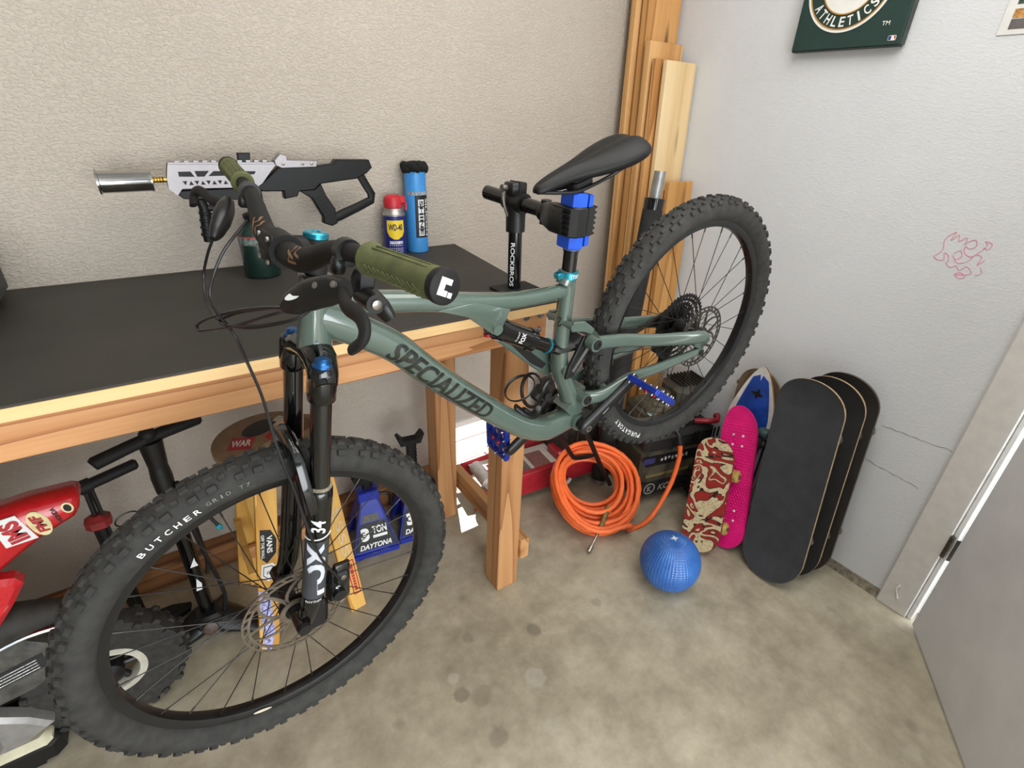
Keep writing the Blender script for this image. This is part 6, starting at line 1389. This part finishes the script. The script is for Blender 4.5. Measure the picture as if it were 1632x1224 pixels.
# pink plastic cruiser with waffle top
M_PNK = P('plastic_pink', (226, 26, 122), .4, var=.05)
t = thing('cruiser_board', 'small hot pink plastic cruiser board with waffle grip', 'skateboard'); L, W = .60, .152
pin = lambda q: (max(0, 1 - max(0, (q - .74) / .26) ** 2.4) ** .5) * (max(0, 1 - max(0, (.16 - q) / .16) ** 2.4) ** .5)
rows = deck_mesh(L, W, .02, pin=pin, tl=.12, nl=.08); board_parts(t, rows, .012, M_PNK, M_PNK, M_PNK, W, conc=.001, top_name='waffle_top')
wf_ = MB()
for i in range(44):
    y = .03 + i * .0125
    for k in range(11):
        x = (-5 + k + (.5 if i % 2 else 0)) * .0125
        q = y / L; hw = W / 2 * pin(q)
        if abs(x) < hw - .008 and not any(abs(y - yy) < .03 and abs(abs(x) - .021) < .008 for yy in (.45, .14)): wf_.box((x, y, .0135 + .0012), (.008, .008, .002), taper=(.7, .7), X=(.7, .7, 0), Y=(-.7, .7, 0))
o = wf_.build('waffle_dots', M_PNK, t); o['kind'] = 'stuff'
bolts(t, .455, .0140, P('bolt_white', (222, 214, 218), .4), .020, .021); bolts(t, .14, .0140, P('bolt_white', (222, 214, 218), .4), .020, .021)
M_WPK = P('wheel_black', (30, 30, 32), .5); truck(t, .14, .17, M_WPK, .024, .045); truck(t, .455, .17, M_WPK, .024, .045)
place_board(t, (1.702, .784, .006), (1.850, .956, .560), (.1, -1, .33))
# small red and cream deck with serpent pattern
def serpent_mat():
    m, nt, b = newmat('serpent_print'); vec = coords(nt, (1, 1, 0.2))
    n1 = noise(nt, vec, 6.5, 2, .4, 2.0); fr1 = math_(nt, 'ABSOLUTE', math_(nt, 'SUBTRACT', math_(nt, 'FRACT', math_(nt, 'MULTIPLY', n1, 3.2)), .5))
    c = ramp(nt, fr1, [(.0, (206, 190, 150)), (.15, (214, 200, 162)), (.17, (30, 24, 22)), (.205, (30, 24, 22)), (.21, (146, 36, 34)), (.43, (158, 42, 38)), (.45, (34, 26, 24)), (.47, (206, 192, 154))])
    c.node.color_ramp.interpolation = 'LINEAR'
    sc2 = voro(nt, coords(nt, (1, 1, .2)), 110); mr = nt.nodes.new('ShaderNodeMapRange'); mr.inputs['From Min'].default_value = .55; mr.inputs['From Max'].default_value = .75; mr.inputs['To Max'].default_value = .35; nt.links.new(sc2, mr.inputs['Value'])
    c = mix(nt, mr.outputs['Result'], c, (90, 74, 60)); nt.links.new(c, b.inputs['Base Color']); b.inputs['Roughness'].default_value = .5; MATS['serpent_print'] = m; return m
t = thing('mini_skateboard', 'small red and cream skateboard with serpent artwork and yellow wheels', 'skateboard'); L, W = .475, .165
rows = deck_mesh(L, W, .014, nl=.085, tl=.085, nose_p=2.2, tail_p=2.2); board_parts(t, rows, .009, serpent_mat(), P('deck_red', (134, 40, 38), .55, var=.2, scale=60), P('deck_under_red', (120, 44, 40), .6), W, conc=.002, top_name='printed_face')
# raised pale border down the right side
M_WYL = P('wheel_yellow', (176, 146, 78), .55, var=.18, scale=60); truck(t, .115, .185, M_WYL, .026, .036, hz=-.036); truck(t, .335, .205, M_WYL, .026, .036, hz=-.036)
place_board(t, (1.578, .832, .006), (1.762, .975, .450), (.15, -1, .38))

# ------------------------------------------------------------------ lumber in the corner
def plank(label, x0, x1, ytop, ybot, ztop, th, mat, xs=0.0, name='lumber_board'):
    d = V((xs, ytop - ybot, ztop)); L = d.length; d.normalize(); X = V((1, 0, 0)); X = (X - d * X.dot(d)).normalized(); Y = d.cross(X)
    c = V(((x0 + x1) / 2 + xs * .5, (ytop + ybot) / 2, ztop / 2)); c = c + Y * (th / 2)
    o = MB().box((0, 0, 0), (x1 - x0, th, L), b=.002).build(name, mat)
    o.matrix_world = Matrix.Translation(c) @ Matrix((X, Y, d)).transposed().to_4x4()
    return tag(o, label, 'lumber', 'lumber leaning in the corner')
M_PN1 = wood('pine_orange', (150, 100, 50), (188, 134, 76), (210, 160, 100), 'Z', 5); M_PN2 = wood('pine_light', (198, 164, 112), (222, 192, 144), (234, 210, 168), 'Z', 4); M_PN3 = wood('pine_mid', (168, 118, 64), (204, 154, 96), (222, 178, 122), 'Z', 4); M_PN4 = wood('pine_honey', (150, 100, 48), (184, 132, 70), (206, 156, 92), 'Z', 6)
plank('tallest orange-brown board, reaching past the top of the picture', 1.785, 1.970, 1.74, 1.64, 2.5, .036, M_PN1)
plank('narrow honey board edge just left of the tallest board', 1.765, 1.95, 1.785, 1.69, 2.45, .030, M_PN3)
plank('mid-height plank whose square top sits just above the pale pine', 1.765, 1.955, 1.665, 1.585, 1.86, .030, M_PN3)
plank('thin plank edge between the mid-height plank and the pale pine', 1.772, 1.94, 1.632, 1.55, 1.80, .018, M_PN1)
plank('pale knotty pine board, front right of the tall stack', 1.800, 1.975, 1.598, 1.515, 1.795, .022, M_PN2)
plank('short honey pine board standing in front behind the rear wheel', 1.815, 1.965, 1.50, 1.44, 1.362, .024, M_PN4)
plank('second short board edge beside the honey pine board', 1.785, 1.92, 1.53, 1.475, 1.33, .024, M_PN1)
# aluminium pole in a black foam sleeve
pole = thing('foam_pole', 'aluminium pole with a black foam sleeve leaning against the boards', 'pole', (1.60, 1.40, 0))
ic = Matrix.Translation(-V(pole.location)); p0, p1 = V((1.535, 1.395, 0)), V((1.687, 1.450, 1.412)); pdv = (p1 - p0)
MB().tube([p0, p1], .0225, 20).xf(ic).build('tube', P('aluminium', (168, 168, 168), .4, .8), pole)
MB().tube([p0 + pdv * .02, p0 + pdv * .21, p0 + pdv * .9], .040, 20).xf(ic).build('foam_sleeve', P('foam_dark', (38, 37, 38), .85, var=.2), pole)
MB().tube([p0 + pdv * .90, p0 + pdv * .93, p0 + pdv * .931], [.040, .041, .036], 20).xf(ic).build('tape_band', M_BLKG, pole)
# dark hard case behind the rear wheel
cs_ = thing('hard_case', 'dark hard case standing on the floor behind the rear wheel', 'case', (1.50, 1.62, 0))
MB().box((0, 0, .23), (.20, .28, .46), b=.02).build('shell', P('case_dark', (48, 46, 42), .6, var=.2), cs_)
mb = MB(); mb.tube(catmull([(-.06, -.142, .20), (-.06, -.15, .40), (-.03, -.15, .44), (.06, -.15, .45)], 4), .003, 6); mb.build('wire_latch', M_STEEL, cs_)
